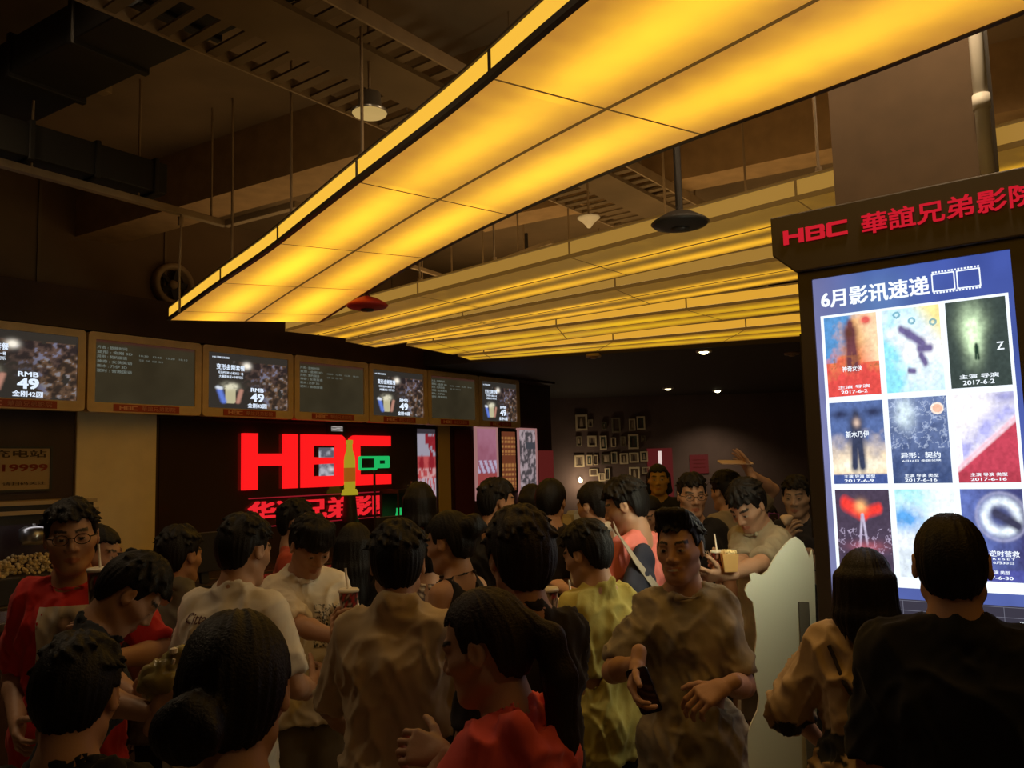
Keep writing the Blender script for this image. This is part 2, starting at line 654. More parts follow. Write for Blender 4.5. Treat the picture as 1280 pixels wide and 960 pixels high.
def band(label, near, far, m, mside, seg, off, rods, group='glowing ceiling bands', th=0.1, n=56, rail=0.012, fm=None, tg=2.2):
    if len(near) == len(far):      # paired points: the cross joints follow the pairs
        a = resample(np.concatenate([np.array(near), np.array(far)], 1), n)
        N, Fr = smoothline(a[:, :2], 6), smoothline(a[:, 2:], 6)
    else:
        N = smoothline(resample(near, n), 6)
        Fr = smoothline(resample(far, n), 6)
    mid = (N + Fr) / 2
    r = thing('luminous_ceiling_band', label, 'ceiling light', (mid[n // 2][0], mid[n // 2][1], ZB), group)
    U = np.r_[0, np.cumsum(np.linalg.norm(np.diff(mid, axis=0), axis=1))] - off + seg * 4

    def sheet(name, Pa, Pb, za, zb, mt, k=8):
        mb = MB()
        for i in range(n):
            for j in range(k + 1):
                t = j / k
                p = Pa[i] * (1 - t) + Pb[i] * t
                mb.V.append((p[0], p[1], za * (1 - t) + zb * t))
        mb.F = [(i * (k + 1) + j, (i + 1) * (k + 1) + j, (i + 1) * (k + 1) + j + 1, i * (k + 1) + j + 1) for i in range(n - 1) for j in range(k)]
        mb.C = [(1, 1, 1)] * len(mb.V)
        o = obj(name, mb, mt, r, fixn=False)
        uv = o.data.uv_layers.new(name='UVMap')
        for li, lp in enumerate(o.data.loops):
            i, j = divmod(lp.vertex_index, k + 1)
            uv.data[li].uv = (U[i], j / k)
        return o

    sheet('diffuser', N, Fr, ZB, ZB, m)
    sheet('side_diffuser', N, N, ZB + 0.022, ZB + th, mside, 2)
    sheet('far_side_diffuser', Fr, Fr, ZB + 0.022, ZB + th, mside, 2)
    # frame: edge rails, cross ribs, middle rail
    mb = MB()
    for P in (N, Fr):
        for i in range(n - 1):
            a = np.array([P[i][0], P[i][1], ZB + 0.008])
            b = np.array([P[i + 1][0], P[i + 1][1], ZB + 0.008])
            mb.bar(a, b, rail, 0.024)
            mb.bar(a + UP * th, b + UP * th, 0.012, 0.010)
    mb2 = MB()
    for i in range(n - 1):
        a = np.r_[mid[i], ZB + 0.003]
        b = np.r_[mid[i + 1], ZB + 0.003]
        mb2.bar(a, b, 0.016, 0.010)
    s0 = U[0]
    k = math.floor(s0 / seg) + 1
    while k * seg < U[-1]:
        i = int(np.argmin(abs(U - k * seg)))
        mb2.bar(np.r_[N[i], ZB + 0.004], np.r_[Fr[i], ZB + 0.004], 0.010, 0.009)
        for P in (N, Fr):
            mb.bar(np.r_[P[i], ZB], np.r_[P[i], ZB + th], 0.012, 0.012, up=(0.6, 0.8, 0))
        k += 1
    for i in (0, n - 1):
        mb.bar(np.r_[N[i], ZB + 0.05], np.r_[Fr[i], ZB + 0.05], 0.02, th)
    obj('frame', mb, fm or m_joint, r, fixn=False)
    obj('joint_strips', mb2, m_joint, r, fixn=False)
    # top tray with an added glow, out of view, to brighten the ceiling
    sheet('top_fill', N, Fr, ZB + th, ZB + th, mat('top_fill_glow_%d' % (tg * 10), emit=(0.5, 0.32, 0.13), estr=TOP_GAIN * tg), 1)
    for t, side in rods:
        P = N if side == 0 else Fr
        i = int(t * (n - 1))
        p = P[i] * 0.94 + mid[i] * 0.06
        mb = MB()
        mb.tube([np.r_[p, ZB + th], np.r_[p, CEIL]], 0.008, 6)
        mb.tube([np.r_[p, ZB + th], np.r_[p, ZB + th + 0.04]], 0.018, 8)
        obj('hanging_rod', mb, m_galv, r)
    return r


def pxline(L):
    return [at_z(x, y, ZB)[:2] for x, y in L]


HI = (1.7, 0.88, 0.045)
mA = band_mat('diffuser_amber', (0.44, 0.19, 0.024), HI, 0.27, 0.75, 0.14, 1.0 * PANEL_GAIN, 1.1)
mB = band_mat('diffuser_dim', (0.16, 0.08, 0.012), (1.2, 0.60, 0.03), 0.50, 0.88, 0.10, 0.95 * PANEL_GAIN, 1.5)
mC = band_mat('diffuser_gold', (0.30, 0.14, 0.012), (0.92, 0.52, 0.014), 0.35, 0.78, 0.15, 0.9 * PANEL_GAIN, 1.4)
sA = mat('side_glow', emit=(1.0, 0.54, 0.05), estr=0.95 * PANEL_GAIN)
sB = mat('side_glow_dull', emit=(0.38, 0.20, 0.035), estr=0.9 * PANEL_GAIN)
sC = mat('side_glow_orange', emit=(0.85, 0.42, 0.04), estr=0.85 * PANEL_GAIN)
bandA = band('widest amber light band, nearest the viewer, its square end over the menu monitors',
             [(-2.84, 6.82), (-2.01, 5.61), (-1.42, 4.79), (-0.77, 3.78), (-0.18, 2.90), (0.22, 2.22), (0.62, 1.60), (1.2, 0.85)],
             [(-1.66, 7.12), (-1.05, 5.97), (-0.61, 5.16), (-0.10, 4.34), (0.54, 3.46), (1.26, 2.70), (1.82, 1.98), (2.6, 1.0)],
             mA, sA, 1.1, 0.36, rail=0.024, fm=m_darkframe, tg=1.0, rods=[(0.22, 0), (0.38, 0), (0.5, 0), (0.72, 0), (0.12, 1), (0.3, 1), (0.62, 1)])
bandB = band('dull side light band just beyond the widest one, running behind the square column',
             pxline([(357, 414), (441, 391), (660, 335), (779, 305), (889, 277), (1037, 239), (1250, 188), (1420, 146)]),
             pxline([(433, 423), (560, 394), (660, 371), (779, 345), (966, 304), (1250, 241), (1420, 205)]), mB, sB, 1.5, 0.4,
             [(0.15, 0), (0.32, 0), (0.45, 0), (0.6, 1), (0.8, 0)])
bandC = band('third light band from the viewer with a dim left half and bright tube at right',
             pxline([(433, 427), (550, 403), (660, 382), (779, 360), (966, 326), (1250, 274)]),
             pxline([(469, 434), (660, 404), (764, 388), (992, 350), (1250, 307)]), mB, sB, 1.5, 0.2, [(0.2, 0), (0.5, 0), (0.75, 0)])
bandD = band('fourth light band from the viewer with an orange glowing side edge',
             pxline([(509, 432), (660, 413), (808, 394), (994, 371), (1250, 339)]),
             pxline([(565, 443), (660, 430), (868, 404), (994, 389), (1250, 358)]), mC, sC, 1.4, 0.3, [(0.25, 0), (0.6, 0)])
bandE = band('farthest light band with a yellow glowing side edge against the black ceiling',
             pxline([(573, 445), (660, 437), (886, 416), (997, 405), (1250, 381)]),
             pxline([(588, 450), (660, 445), (838, 432), (997, 420), (1250, 401)]), mC, sC, 1.4, 0.3, [(0.3, 0), (0.62, 0)])

# ------------------------------------------------------------------ things on and under the ceiling


def cbar(mb, p0, p1, z, wx, wz):
    a = at_z(*p0, z)
    b = at_z(*p1, z)
    return mb.bar(a, b, wx, wz)


# cable tray: two rails, rungs, a trunking on it
t0 = at_z(150, 14, 3.9)
t1 = at_z(780, 285, 3.9)
e0 = at_z(425, 40, 3.9)
td = (t1 - t0) / np.linalg.norm(t1 - t0)
ts = np.cross(td, UP)
Lt = np.linalg.norm(t1 - t0) + 2.0
t0 = t0 - td * 0.6
tray_w = 0.80
r = thing('cable_tray', 'ladder style cable tray with slots hung above the widest light band', 'cable tray', (t0 + td * Lt / 2 + ts * tray_w / 2 - UP * 0.02).tolist())
mb = MB()
for s in (0.0, tray_w):
    mb.bar(t0 + ts * s, t0 + ts * s + td * Lt, 0.012, 0.07)
obj('rail', mb, m_galv, r, fixn=False)
mb = MB()
k = 0.05
while k < Lt:
    mb.bar(t0 + td * k - UP * 0.02, t0 + td * k + ts * tray_w - UP * 0.02, 0.055, 0.012)
    k += 0.125
obj('rungs', mb, m_beam, r, fixn=False)
mb = MB()
mb.bar(t0 + ts * 0.50 - UP * 0.035, t0 + ts * 0.50 + td * Lt - UP * 0.035, 0.30, 0.03)
obj('trunking', mb, m_beam, r)
for k in (0.9, 2.4, 3.9):
    for s in (0.0, tray_w):
        mb = MB()
        mb.tube([t0 + td * k + ts * s, np.r_[(t0 + td * k + ts * s)[:2], CEIL]], 0.006, 6)
        obj('hanger', mb, m_galv, r)

# concrete beams under the slab
mb = MB()
a = at_z(-60, 330, 3.95)
b = at_z(1100, -60, 3.95)


def beam(p0, p1, zlo, wd):
    mb = MB()
    a = at_z(*p0, zlo)
    b = at_z(*p1, zlo)
    d = (b - a) / np.linalg.norm(b - a)
    a = a - d * 1.5
    b = b + d * 1.5
    sd = np.cross(d, UP)
    if sd[1] < 0:
        sd = -sd
    mb.bar(a + sd * wd / 2 + UP * (CEIL - zlo) / 2, b + sd * wd / 2 + UP * (CEIL - zlo) / 2, wd, CEIL - zlo)
    return mb


struct('beam_1', beam((225, 258), (500, 178), 3.95, 0.36), mat('pale_beam', (0.36, 0.23, 0.11), 0.85, noise=0.15))
struct('beam_3', beam((785, 238), (1035, 186), 3.95, 0.3), mat('pale_beam'))
# large black duct, upper left
mb = MB()
d0 = at_z(-60, 150, 4.12)
d1 = at_z(170, 30, 4.12)
dd = (d1 - d0) / np.linalg.norm(d1 - d0)
mb.bar(d0 - dd * 0.5, d1 + dd * 1.6, 0.40, 0.20)
for k in np.arange(-0.9, 2.2, 0.6):
    mb.bar(d0 + dd * (k + 0.8), d0 + dd * (k + 0.84), 0.43, 0.25)
tag(obj('air_duct', mb, m_duct, bevel=0.006), 'black rectangular air duct crossing the top left corner of the ceiling', 'air duct')
mb = MB()
d2 = at_z(0, 175, 3.75)
d3 = at_z(195, 230, 3.75)
mb.bar(d2 - (d3 - d2) * 0.8, d3, 0.26, 0.2)
for t in (0.1, 0.5, 0.9):
    q = d2 + (d3 - d2) * t
    mb.bar(q, q + (d3 - d2) / np.linalg.norm(d3 - d2) * 0.03, 0.29, 0.23)
tag(obj('air_duct', mb, m_duct, bevel=0.006), 'smaller dark duct against the upper wall over the leftmost monitors', 'air duct')
# lighting track along the wall with its corner
mb = MB()
p0, p1, p2 = at_z(5, 205, 3.6), at_z(282, 280, 3.6), at_z(372, 256, 3.6)
mb.bar(p0 + (p0 - p1) * 0.7, p1, 0.05, 0.045)
mb.bar(p1, p2, 0.05, 0.045)
r = thing('lighting_track', 'thin grey lighting track bending at a corner above the round wall fan', 'lighting track', ((p0 + p1) / 2).tolist())
obj('track', mb, m_galv, r, bevel=0.004)
for t in (0.1, 0.55, 0.92):
    q = p0 + (p1 - p0) * t
    mb = MB()
    mb.tube([q, np.r_[q[:2], CEIL]], 0.007, 6)
    obj('hanger', mb, m_galv, r)
# drop wire at the track
q = at_z(226, 264, 3.6)
mb = MB()
mb.tube([q, q - UP * 0.12 + AU * 0.005, q - UP * 0.4 - AU * 0.004, q - UP * 0.68], 0.006, 6)
mb.lathe([(0.0, 0), (0.02, 0.0), (0.02, 0.06), (0.0, 0.06)], q - UP * 0.1, 8)
tag(obj('hanging_cable', mb, m_galv), 'pale cable hanging from the lighting track in front of the round fan', 'cable')
# short lamp batten upper left
mb = MB()
p0, p1 = at_z(98, 96, 4.05), at_z(135, 114, 4.05)
mb.bar(p0, p1, 0.07, 0.05)
mb.bar(p0 + UP * 0.05, p1 + UP * 0.05, 0.05, 0.06)
r = thing('batten_lamp', 'short unlit batten lamp beside the black air duct', 'ceiling light', ((p0 + p1) / 2).tolist())
obj('body', mb, m_galv, r, bevel=0.004)
mb = MB()
mb.tube([np.r_[((p0 + p1) / 2)[:2], 4.1], np.r_[((p0 + p1) / 2)[:2], CEIL]], 0.008, 6)
obj('hanger', mb, m_galv, r)


def pendant(x, y, Y, rad, label, m, m2=None, group='round pendant discs'):
    c = at_Y(x, y, Y)
    r = thing('pendant_disc', label, 'pendant lamp', c.tolist(), group)
    mb = MB()
    mb.lathe([(0.0, -0.03), (rad * 0.55, -0.028), (rad * 0.9, -0.014), (rad, 0.0), (rad * 0.92, 0.012), (rad * 0.5, 0.05), (rad * 0.12, 0.07), (0.02, 0.085)], c, 32)
    obj('disc', mb, m, r, smooth=True)
    mb = MB()
    mb.tube([c + UP * 0.05, np.r_[c[:2], CEIL]], 0.02, 10)
    obj('rod', mb, m_dark, r)
    mb = MB()
    mb.lathe([(0.0, -0.045), (rad * 0.3, -0.04), (rad * 0.32, -0.028)], c, 20)
    obj('lens', mb, m2 or m_dark, r, smooth=True)
    return r


pendant(850, 279, 4.35, 0.155, 'large dark disc pendant in front of the second light band near the poster kiosk', m_dark)
pendant(459, 382, 6.0, 0.155, 'disc pendant with a red rim below the left end of the second light band', m_red, m_dark)
pendant(661, 409, 8.9, 0.15, 'small far disc pendant in front of the fourth light band', m_dark)
# can downlight with a pale glowing rim in front of the cable tray
c = at_Y(462, 142, 3.9)
r = thing('can_downlight', 'silver can downlight hanging below the slotted cable tray', 'downlight', c.tolist())
mb = MB()
mb.lathe([(0.085, 0.0), (0.09, 0.012), (0.06, 0.02), (0.055, 0.1), (0.0, 0.11)], c, 28, cap=False)
obj('can', mb, m_chrome, r, smooth=True)
mb = MB()
mb.lathe([(0.0, 0.0), (0.08, -0.004), (0.085, 0.004)], c, 28)
obj('lens', mb, mat('cream_lens', (0.9, 0.7, 0.4), 0.3, emit=(0.55, 0.36, 0.12), estr=0.8), r, smooth=True)
mb = MB()
mb.tube([c + UP * 0.1, np.r_[c[:2], CEIL]], 0.008, 6)
obj('rod', mb, m_galv, r)
# small white cone lamp
c = at_Y(736, 275, 5.6)
r = thing('cone_lamp', 'small white cone lamp seen under the cable tray', 'lamp', c.tolist())
mb = MB()
mb.lathe([(0.012, -0.055), (0.03, -0.03), (0.06, 0.0), (0.078, 0.012), (0.078, 0.022), (0.03, 0.03)], c, 24)
obj('shade', mb, m_white, r, smooth=True)
mb = MB()
mb.tube([c + UP * 0.02, np.r_[c[:2], CEIL]], 0.008, 6)
obj('rod', mb, m_galv, r)
# surface mounted can downlights added out of view to light the waiting crowd
for (x, y, e, lab) in ((-3.0, 3.3, 1.0, 'first'), (-1.75, 3.75, 1.1, 'second'), (-0.45, 2.6, 0.3, 'third'), (0.85, 3.58, 0.72, 'fourth'), (1.5, 2.68, 1.6, 'fifth'), (2.6, 3.9, 0.8, 'sixth'), (0.9, 0.1, 0.22, 'last')):
    c = np.array([x, y, CEIL - 0.11])
    r = thing('fill_can_lamp', 'added can lamp on the ceiling over the crowd, %s from the counter wall' % lab, 'downlight', c, 'added can lamps over the crowd')
    mb = MB()
    mb.lathe([(0.07, 0.03), (0.07, 0.0), (0.085, 0.0), (0.085, 0.11), (0.0, 0.11)], c, 24, cap=False)
    obj('can', mb, m_white, r, smooth=False)
    mb = MB()
    mb.lathe([(0.0, 0.005), (0.07, 0.005), (0.07, 0.02), (0.0, 0.02)], c, 24)
    obj('lens', mb, mat('fill_can_lens', emit=(1.0, 0.75, 0.42), estr=6.0), r)
    ld = bpy.data.lights.new('can_fill_light', 'SPOT')
    ld.energy = CAN_W * e
    ld.color = (1, 0.72, 0.42)
    ld.spot_size = 2.85
    ld.spot_blend = 0.6
    ld.shadow_soft_size = 0.10
    lo = bpy.data.objects.new('can_fill_light', ld)
    link(lo, r)
    lo.location = (0, 0, -0.02)
# thin suspended rail frame between the bands
p0, p1, p2 = at_z(515, 333, 3.5), at_z(565, 349, 3.5), at_z(690, 302, 3.5)
r = thing('suspended_rail', 'thin white angle rail hanging between the first two light bands', 'rail', p1.tolist())
mb = MB()
mb.bar(p0, p1, 0.03, 0.03)
mb.bar(p1, p2, 0.03, 0.03)
obj('rail', mb, m_galv, r)
for q in (p1, p1 + (p2 - p1) * 0.35, p1 + (p2 - p1) * 0.7):
    mb = MB()
    mb.tube([q, np.r_[q[:2], CEIL]], 0.008, 6)
    obj('hanger', mb, m_galv, r)
# downlights in the black far ceiling
for (x, y, on, lab) in ((880, 440, 1, 'brightest round downlight in the black far ceiling'), (897, 492, 1, 'small lit downlight lowest in the black far ceiling'),
                        (835, 486, 0.5, 'faint lit downlight left of the lowest one'), (742, 446, 0, 'unlit slim downlight in the black ceiling left of the brightest'),
                        (990, 443, 0, 'unlit slim downlight in the black ceiling beside the kiosk')):
    c = at_z(x, y, 3.10)
    if c[1] > 15:
        c = np.array([c[0] * 14.6 / c[1], 14.6, 3.10])
    r = thing('ceiling_downlight', lab, 'downlight', (c + UP * 0.02).tolist(), 'downlights in the far ceiling')
    mb = MB()
    mb.lathe([(0.055, 0.002), (0.085, -0.005), (0.09, 0.004), (0.09, 0.03), (0.055, 0.03)], c, 24, cap=False)
    obj('trim_ring', mb, m_galv if not on else m_white, r, smooth=True)
    mb = MB()
    mb.lathe([(0.0, -0.028), (0.03, -0.022), (0.054, 0.0)], c, 20)
    obj('lens', mb, mat('lamp_lens_%s' % on, emit=(1.0, 0.85, 0.5), estr=(9.0 if on == 1 else 3.0)) if on else m_galv, r, smooth=True)
    if on:
        ld = bpy.data.lights.new('lamp_light', 'SPOT')
        ld.energy = 55 * on
        ld.color = (1, 0.78, 0.5)
        ld.spot_size = 2.2
        ld.spot_blend = 0.8
        ld.shadow_soft_size = 0.05
        lo = bpy.data.objects.new('lamp_light', ld)
        link(lo, r)
        lo.location = (0, 0, -0.09)
# pipe beside the column
mb = MB()
p = c0 + KU * 0.585 + KN * 0.04
mb.tube([p + UP * 2.9, p + UP * CEIL], 0.026, 24)
mb.tube([p + UP * 3.2, p + UP * 3.26], 0.032, 14)
mb.tube([p + UP * 2.9, p], 0.026, 24)
tag(obj('downpipe', mb, m_white, smooth=True), 'pale vertical pipe on the right side of the square column', 'pipe')

# round fan on the upper wall
c = W(0.92, 0.30, 3.665)
r = thing('wall_fan', 'round ring-shaped ventilator on the upper wall above the second monitor', 'fan', (c - UP * 0.2 + AV * 0.04).tolist())
mb = MB()
mb.lathe([(0.15, -0.05), (0.15, 0.03), (0.165, 0.045), (0.195, 0.045), (0.205, 0.03), (0.205, -0.05)], c, 40, axis=-AV)
obj('ring', mb, m_galv, r, smooth=True)
mb = MB()
mb.lathe([(0.0, 0.03), (0.035, 0.028), (0.045, 0.0), (0.045, -0.04)], c, 20, axis=-AV)
obj('hub', mb, m_galv, r, smooth=True)
for k in range(5):
    t = 2 * math.pi * k / 5
    e = AU * math.cos(t) + UP * math.sin(t)
    g = -AU * math.sin(t) + UP * math.cos(t)
    mb = MB()
    mb.box(c + e * 0.092, e * 0.052, g * 0.026 - AV * 0.014, -AV * 0.003 - g * 0.001)
    obj('blade', mb, m_dark, r)

# ------------------------------------------------------------------ people: one continuous surface grown from a posed skeleton


def axis_pts(lo, hi, step, flo=None, fhi=None, fstep=None):
    if flo is None:
        return np.arange(lo, hi + step, step, dtype=np.float32)
    out = list(np.arange(flo, fhi + fstep * 0.5, fstep))
    x = flo
    s = fstep
    L = []
    while x > lo:
        s = min(step, s * 1.25)
        x -= s
        L.append(x)
    R = []
    x = out[-1]
    s = fstep
    while x < hi:
        s = min(step, s * 1.25)
        x += s
        R.append(x)
    return np.array(L[::-1] + out + R, np.float32)


class Grid:
    def __init__(s, xs, ys, zs):
        s.ax = (xs, ys, zs)
        s.D = np.full((len(xs), len(ys), len(zs)), 1.0, np.float32)

    def sub(s, lo, hi):
        sl = []
        for k in range(3):
            a = max(0, int(np.searchsorted(s.ax[k], lo[k])) - 1)
            b = min(len(s.ax[k]), int(np.searchsorted(s.ax[k], hi[k])) + 1)
            sl.append(slice(a, b))
        P = np.meshgrid(s.ax[0][sl[0]], s.ax[1][sl[1]], s.ax[2][sl[2]], indexing='ij')
        return tuple(sl), P

    def op(s, prim, k=0.02, mode='u', m=0.03):
        f, lo, hi = prim
        sl, P = s.sub(np.asarray(lo) - k - m, np.asarray(hi) + k + m)
        if P[0].size == 0:
            return
        d = f(*P).astype(np.float32)
        A = s.D[sl]
        if mode == 'u':
            if k <= 0:
                s.D[sl] = np.minimum(A, d)
            else:
                h = np.clip(0.5 + 0.5 * (A - d) / k, 0, 1)
                s.D[sl] = A * (1 - h) + d * h - k * h * (1 - h)
        elif mode == 's':
            A = -A
            if k <= 0:
                s.D[sl] = -np.minimum(A, d)
            else:
                h = np.clip(0.5 + 0.5 * (A - d) / k, 0, 1)
                s.D[sl] = -(A * (1 - h) + d * h - k * h * (1 - h))

    def cut(s, f):
        P = np.meshgrid(*s.ax, indexing='ij')
        s.D = np.maximum(s.D, f(*P).astype(np.float32))

    def mesh(s):
        D = s.D
        S = D < 0
        nx, ny, nz = D.shape
        cnt = np.zeros((nx - 1, ny - 1, nz - 1), np.int8)
        for i in (0, 1):
            for j in (0, 1):
                for k in (0, 1):
                    cnt += S[i:nx - 1 + i, j:ny - 1 + j, k:nz - 1 + k]
        I = np.nonzero((cnt > 0) & (cnt < 8))
        if len(I[0]) == 0:
            return np.zeros((0, 3)), []
        idx = np.full(cnt.shape, -1, np.int64)
        idx[I] = np.arange(len(I[0]))
        base = np.stack(I, 1)
        acc = np.zeros((len(base), 3), np.float32)
        num = np.zeros(len(base), np.float32)
        cs = [(i, j, k) for i in (0, 1) for j in (0, 1) for k in (0, 1)]
        for c in cs:
            for a in range(3):
                if c[a] == 1:
                    continue
                e = list(c)
                e[a] = 1
                d0 = D[I[0] + c[0], I[1] + c[1], I[2] + c[2]]
                d1 = D[I[0] + e[0], I[1] + e[1], I[2] + e[2]]
                x = (d0 < 0) != (d1 < 0)
                t = np.where(x, d0 / np.where(x, d0 - d1, 1), 0)
                for q in range(3):
                    acc[:, q] += np.where(x, c[q] + (t if q == a else 0), 0)
                num += x
        P = base + acc / num[:, None]
        V = np.stack([np.interp(P[:, q], np.arange(len(s.ax[q])), s.ax[q]) for q in range(3)], 1)
        Q = []
        for a in range(3):
            b, c = (a + 1) % 3, (a + 2) % 3
            sl0 = [slice(None)] * 3
            sl1 = [slice(None)] * 3
            sl0[a] = slice(0, -1)
            sl1[a] = slice(1, None)
            X = S[tuple(sl0)] != S[tuple(sl1)]
            E = np.stack(np.nonzero(X), 1)
            ok = (E[:, b] > 0) & (E[:, c] > 0) & (E[:, b] < D.shape[b] - 1) & (E[:, c] < D.shape[c] - 1)
            E = E[ok]
            flip = S[E[:, 0], E[:, 1], E[:, 2]]
            q = []
            for (db, dc) in ((0, 0), (1, 0), (1, 1), (0, 1)):
                T = E.copy()
                T[:, b] -= db
                T[:, c] -= dc
                q.append(idx[T[:, 0], T[:, 1], T[:, 2]])
            q = np.stack(q, 1)
            q[~flip] = q[~flip][:, ::-1]
            Q.append(q)
        return V.astype(np.float32), np.concatenate(Q)


def nrm(v):
    v = np.asarray(v, float)
    return v / (np.linalg.norm(v) + 1e-9)


def rc(a, b, r1, r2):
    a = np.asarray(a, float)
    b = np.asarray(b, float)
    ba = b - a
    L2 = max(float(ba @ ba), 1e-9)

    def f(x, y, z):
        px, py, pz = x - a[0], y - a[1], z - a[2]
        h = np.clip((px * ba[0] + py * ba[1] + pz * ba[2]) / L2, 0, 1)
        return np.sqrt((px - ba[0] * h) ** 2 + (py - ba[1] * h) ** 2 + (pz - ba[2] * h) ** 2) - (r1 + (r2 - r1) * h)

    r = max(r1, r2)
    return f, np.minimum(a, b) - r, np.maximum(a, b) + r


def flat(a, b, r1, r2, n, k):
    """capsule squashed by k along the unit direction n"""
    a = np.asarray(a, float)
    b = np.asarray(b, float)
    n = nrm(n)
    ba = b - a
    ba = ba + n * (ba @ n) * (1 / k - 1)
    L2 = max(float(ba @ ba), 1e-9)

    def f(x, y, z):
        px, py, pz = x - a[0], y - a[1], z - a[2]
        s = (px * n[0] + py * n[1] + pz * n[2]) * (1 / k - 1)
        px, py, pz = px + n[0] * s, py + n[1] * s, pz + n[2] * s
        h = np.clip((px * ba[0] + py * ba[1] + pz * ba[2]) / L2, 0, 1)
        return (np.sqrt((px - ba[0] * h) ** 2 + (py - ba[1] * h) ** 2 + (pz - ba[2] * h) ** 2) - (r1 + (r2 - r1) * h)) * min(1, k + 0.1)

    r = max(r1, r2) * max(1, k)
    return f, np.minimum(a, b) - r, np.maximum(a, b) + r


def ell(c, R, rad):
    c = np.asarray(c, float)
    R = np.asarray(R, float)
    rad = np.asarray(rad, float)

    def f(x, y, z):
        px, py, pz = x - c[0], y - c[1], z - c[2]
        k0 = 0
        k1 = 0
        for i in range(3):
            q = (px * R[0, i] + py * R[1, i] + pz * R[2, i])
            k0 = k0 + (q / rad[i]) ** 2
            k1 = k1 + (q / rad[i] ** 2) ** 2
        k0 = np.sqrt(k0)
        return k0 * (k0 - 1) / np.sqrt(k1 + 1e-9)

    e = np.abs(R) @ rad
    return f, c - e, c + e


def rot(ax, t):
    c, s = math.cos(t), math.sin(t)
    if ax == 'x':
        return np.array([[1, 0, 0], [0, c, -s], [0, s, c]])
    if ax == 'y':
        return np.array([[c, 0, s], [0, 1, 0], [-s, 0, c]])
    return np.array([[c, -s, 0], [s, c, 0], [0, 0, 1]])


def ik(S, T, L1, L2, hint):
    S = np.asarray(S, float)
    T = np.asarray(T, float)
    d = T - S
    l = np.linalg.norm(d)
    lm = (L1 + L2) * 0.985
    if l > lm:
        T = S + d / l * lm
        d = T - S
        l = lm
    dn = d / l
    a = (L1 * L1 - L2 * L2 + l * l) / (2 * l)
    h = math.sqrt(max(L1 * L1 - a * a, 1e-6))
    hv = np.asarray(hint, float)
    hv = hv - dn * (hv @ dn)
    return S + dn * a + nrm(hv) * h, T


SKIN = (0.44, 0.25, 0.155)
m_skin = mat('skin', attr=True, rough=0.5, spec=0.35, bump=0.08, bscale=350)
m_hair = mat('hair', attr=True, rough=0.55, spec=0.25, bump=0.5, bscale=220)
m_cloth = mat('cloth', attr=True, rough=0.85, spec=0.2, bump=0.12, bscale=500, sheen=0.1)
m_shoe = mat('shoe_leather', attr=True, rough=0.5)
m_eyewear = mat('eyewear', (0.02, 0.015, 0.012), 0.25)


def meshobj(name, V, Q, m, parent, C, M=None):
    me = bpy.data.meshes.new(name)
    V = np.asarray(V, np.float32)
    Q = np.asarray(Q)
    me.vertices.add(len(V))
    me.vertices.foreach_set('co', V.ravel())
    me.loops.add(Q.size)
    me.loops.foreach_set('vertex_index', Q.ravel().astype(np.int32))
    me.polygons.add(len(Q))
    me.polygons.foreach_set('loop_start', (np.arange(len(Q)) * 4).astype(np.int32))
    me.polygons.foreach_set('use_smooth', np.ones(len(Q), bool))
    me.update()
    me.validate()
    setcol(me, C)
    me.materials.append(m)
    o = bpy.data.objects.new(name, me)
    return link(o, parent)


def vnormals(V, Q):
    N = np.zeros_like(V)
    fn = np.cross(V[Q[:, 2]] - V[Q[:, 0]], V[Q[:, 3]] - V[Q[:, 1]])
    for k in range(4):
        np.add.at(N, Q[:, k], fn)
    return N / (np.linalg.norm(N, axis=1, keepdims=True) + 1e-9)


def relax(V, Q, it=2, lam=0.5):
    n = len(V)
    for _ in range(it):
        A = np.zeros_like(V)
        c = np.zeros(n, np.float32)
        for k in range(4):
            for j in (1, 3):
                np.add.at(A, Q[:, k], V[Q[:, (k + j) % 4]])
                np.add.at(c, Q[:, k], 1)
        V = V + lam * (A / np.maximum(c, 1)[:, None] - V)
    return V


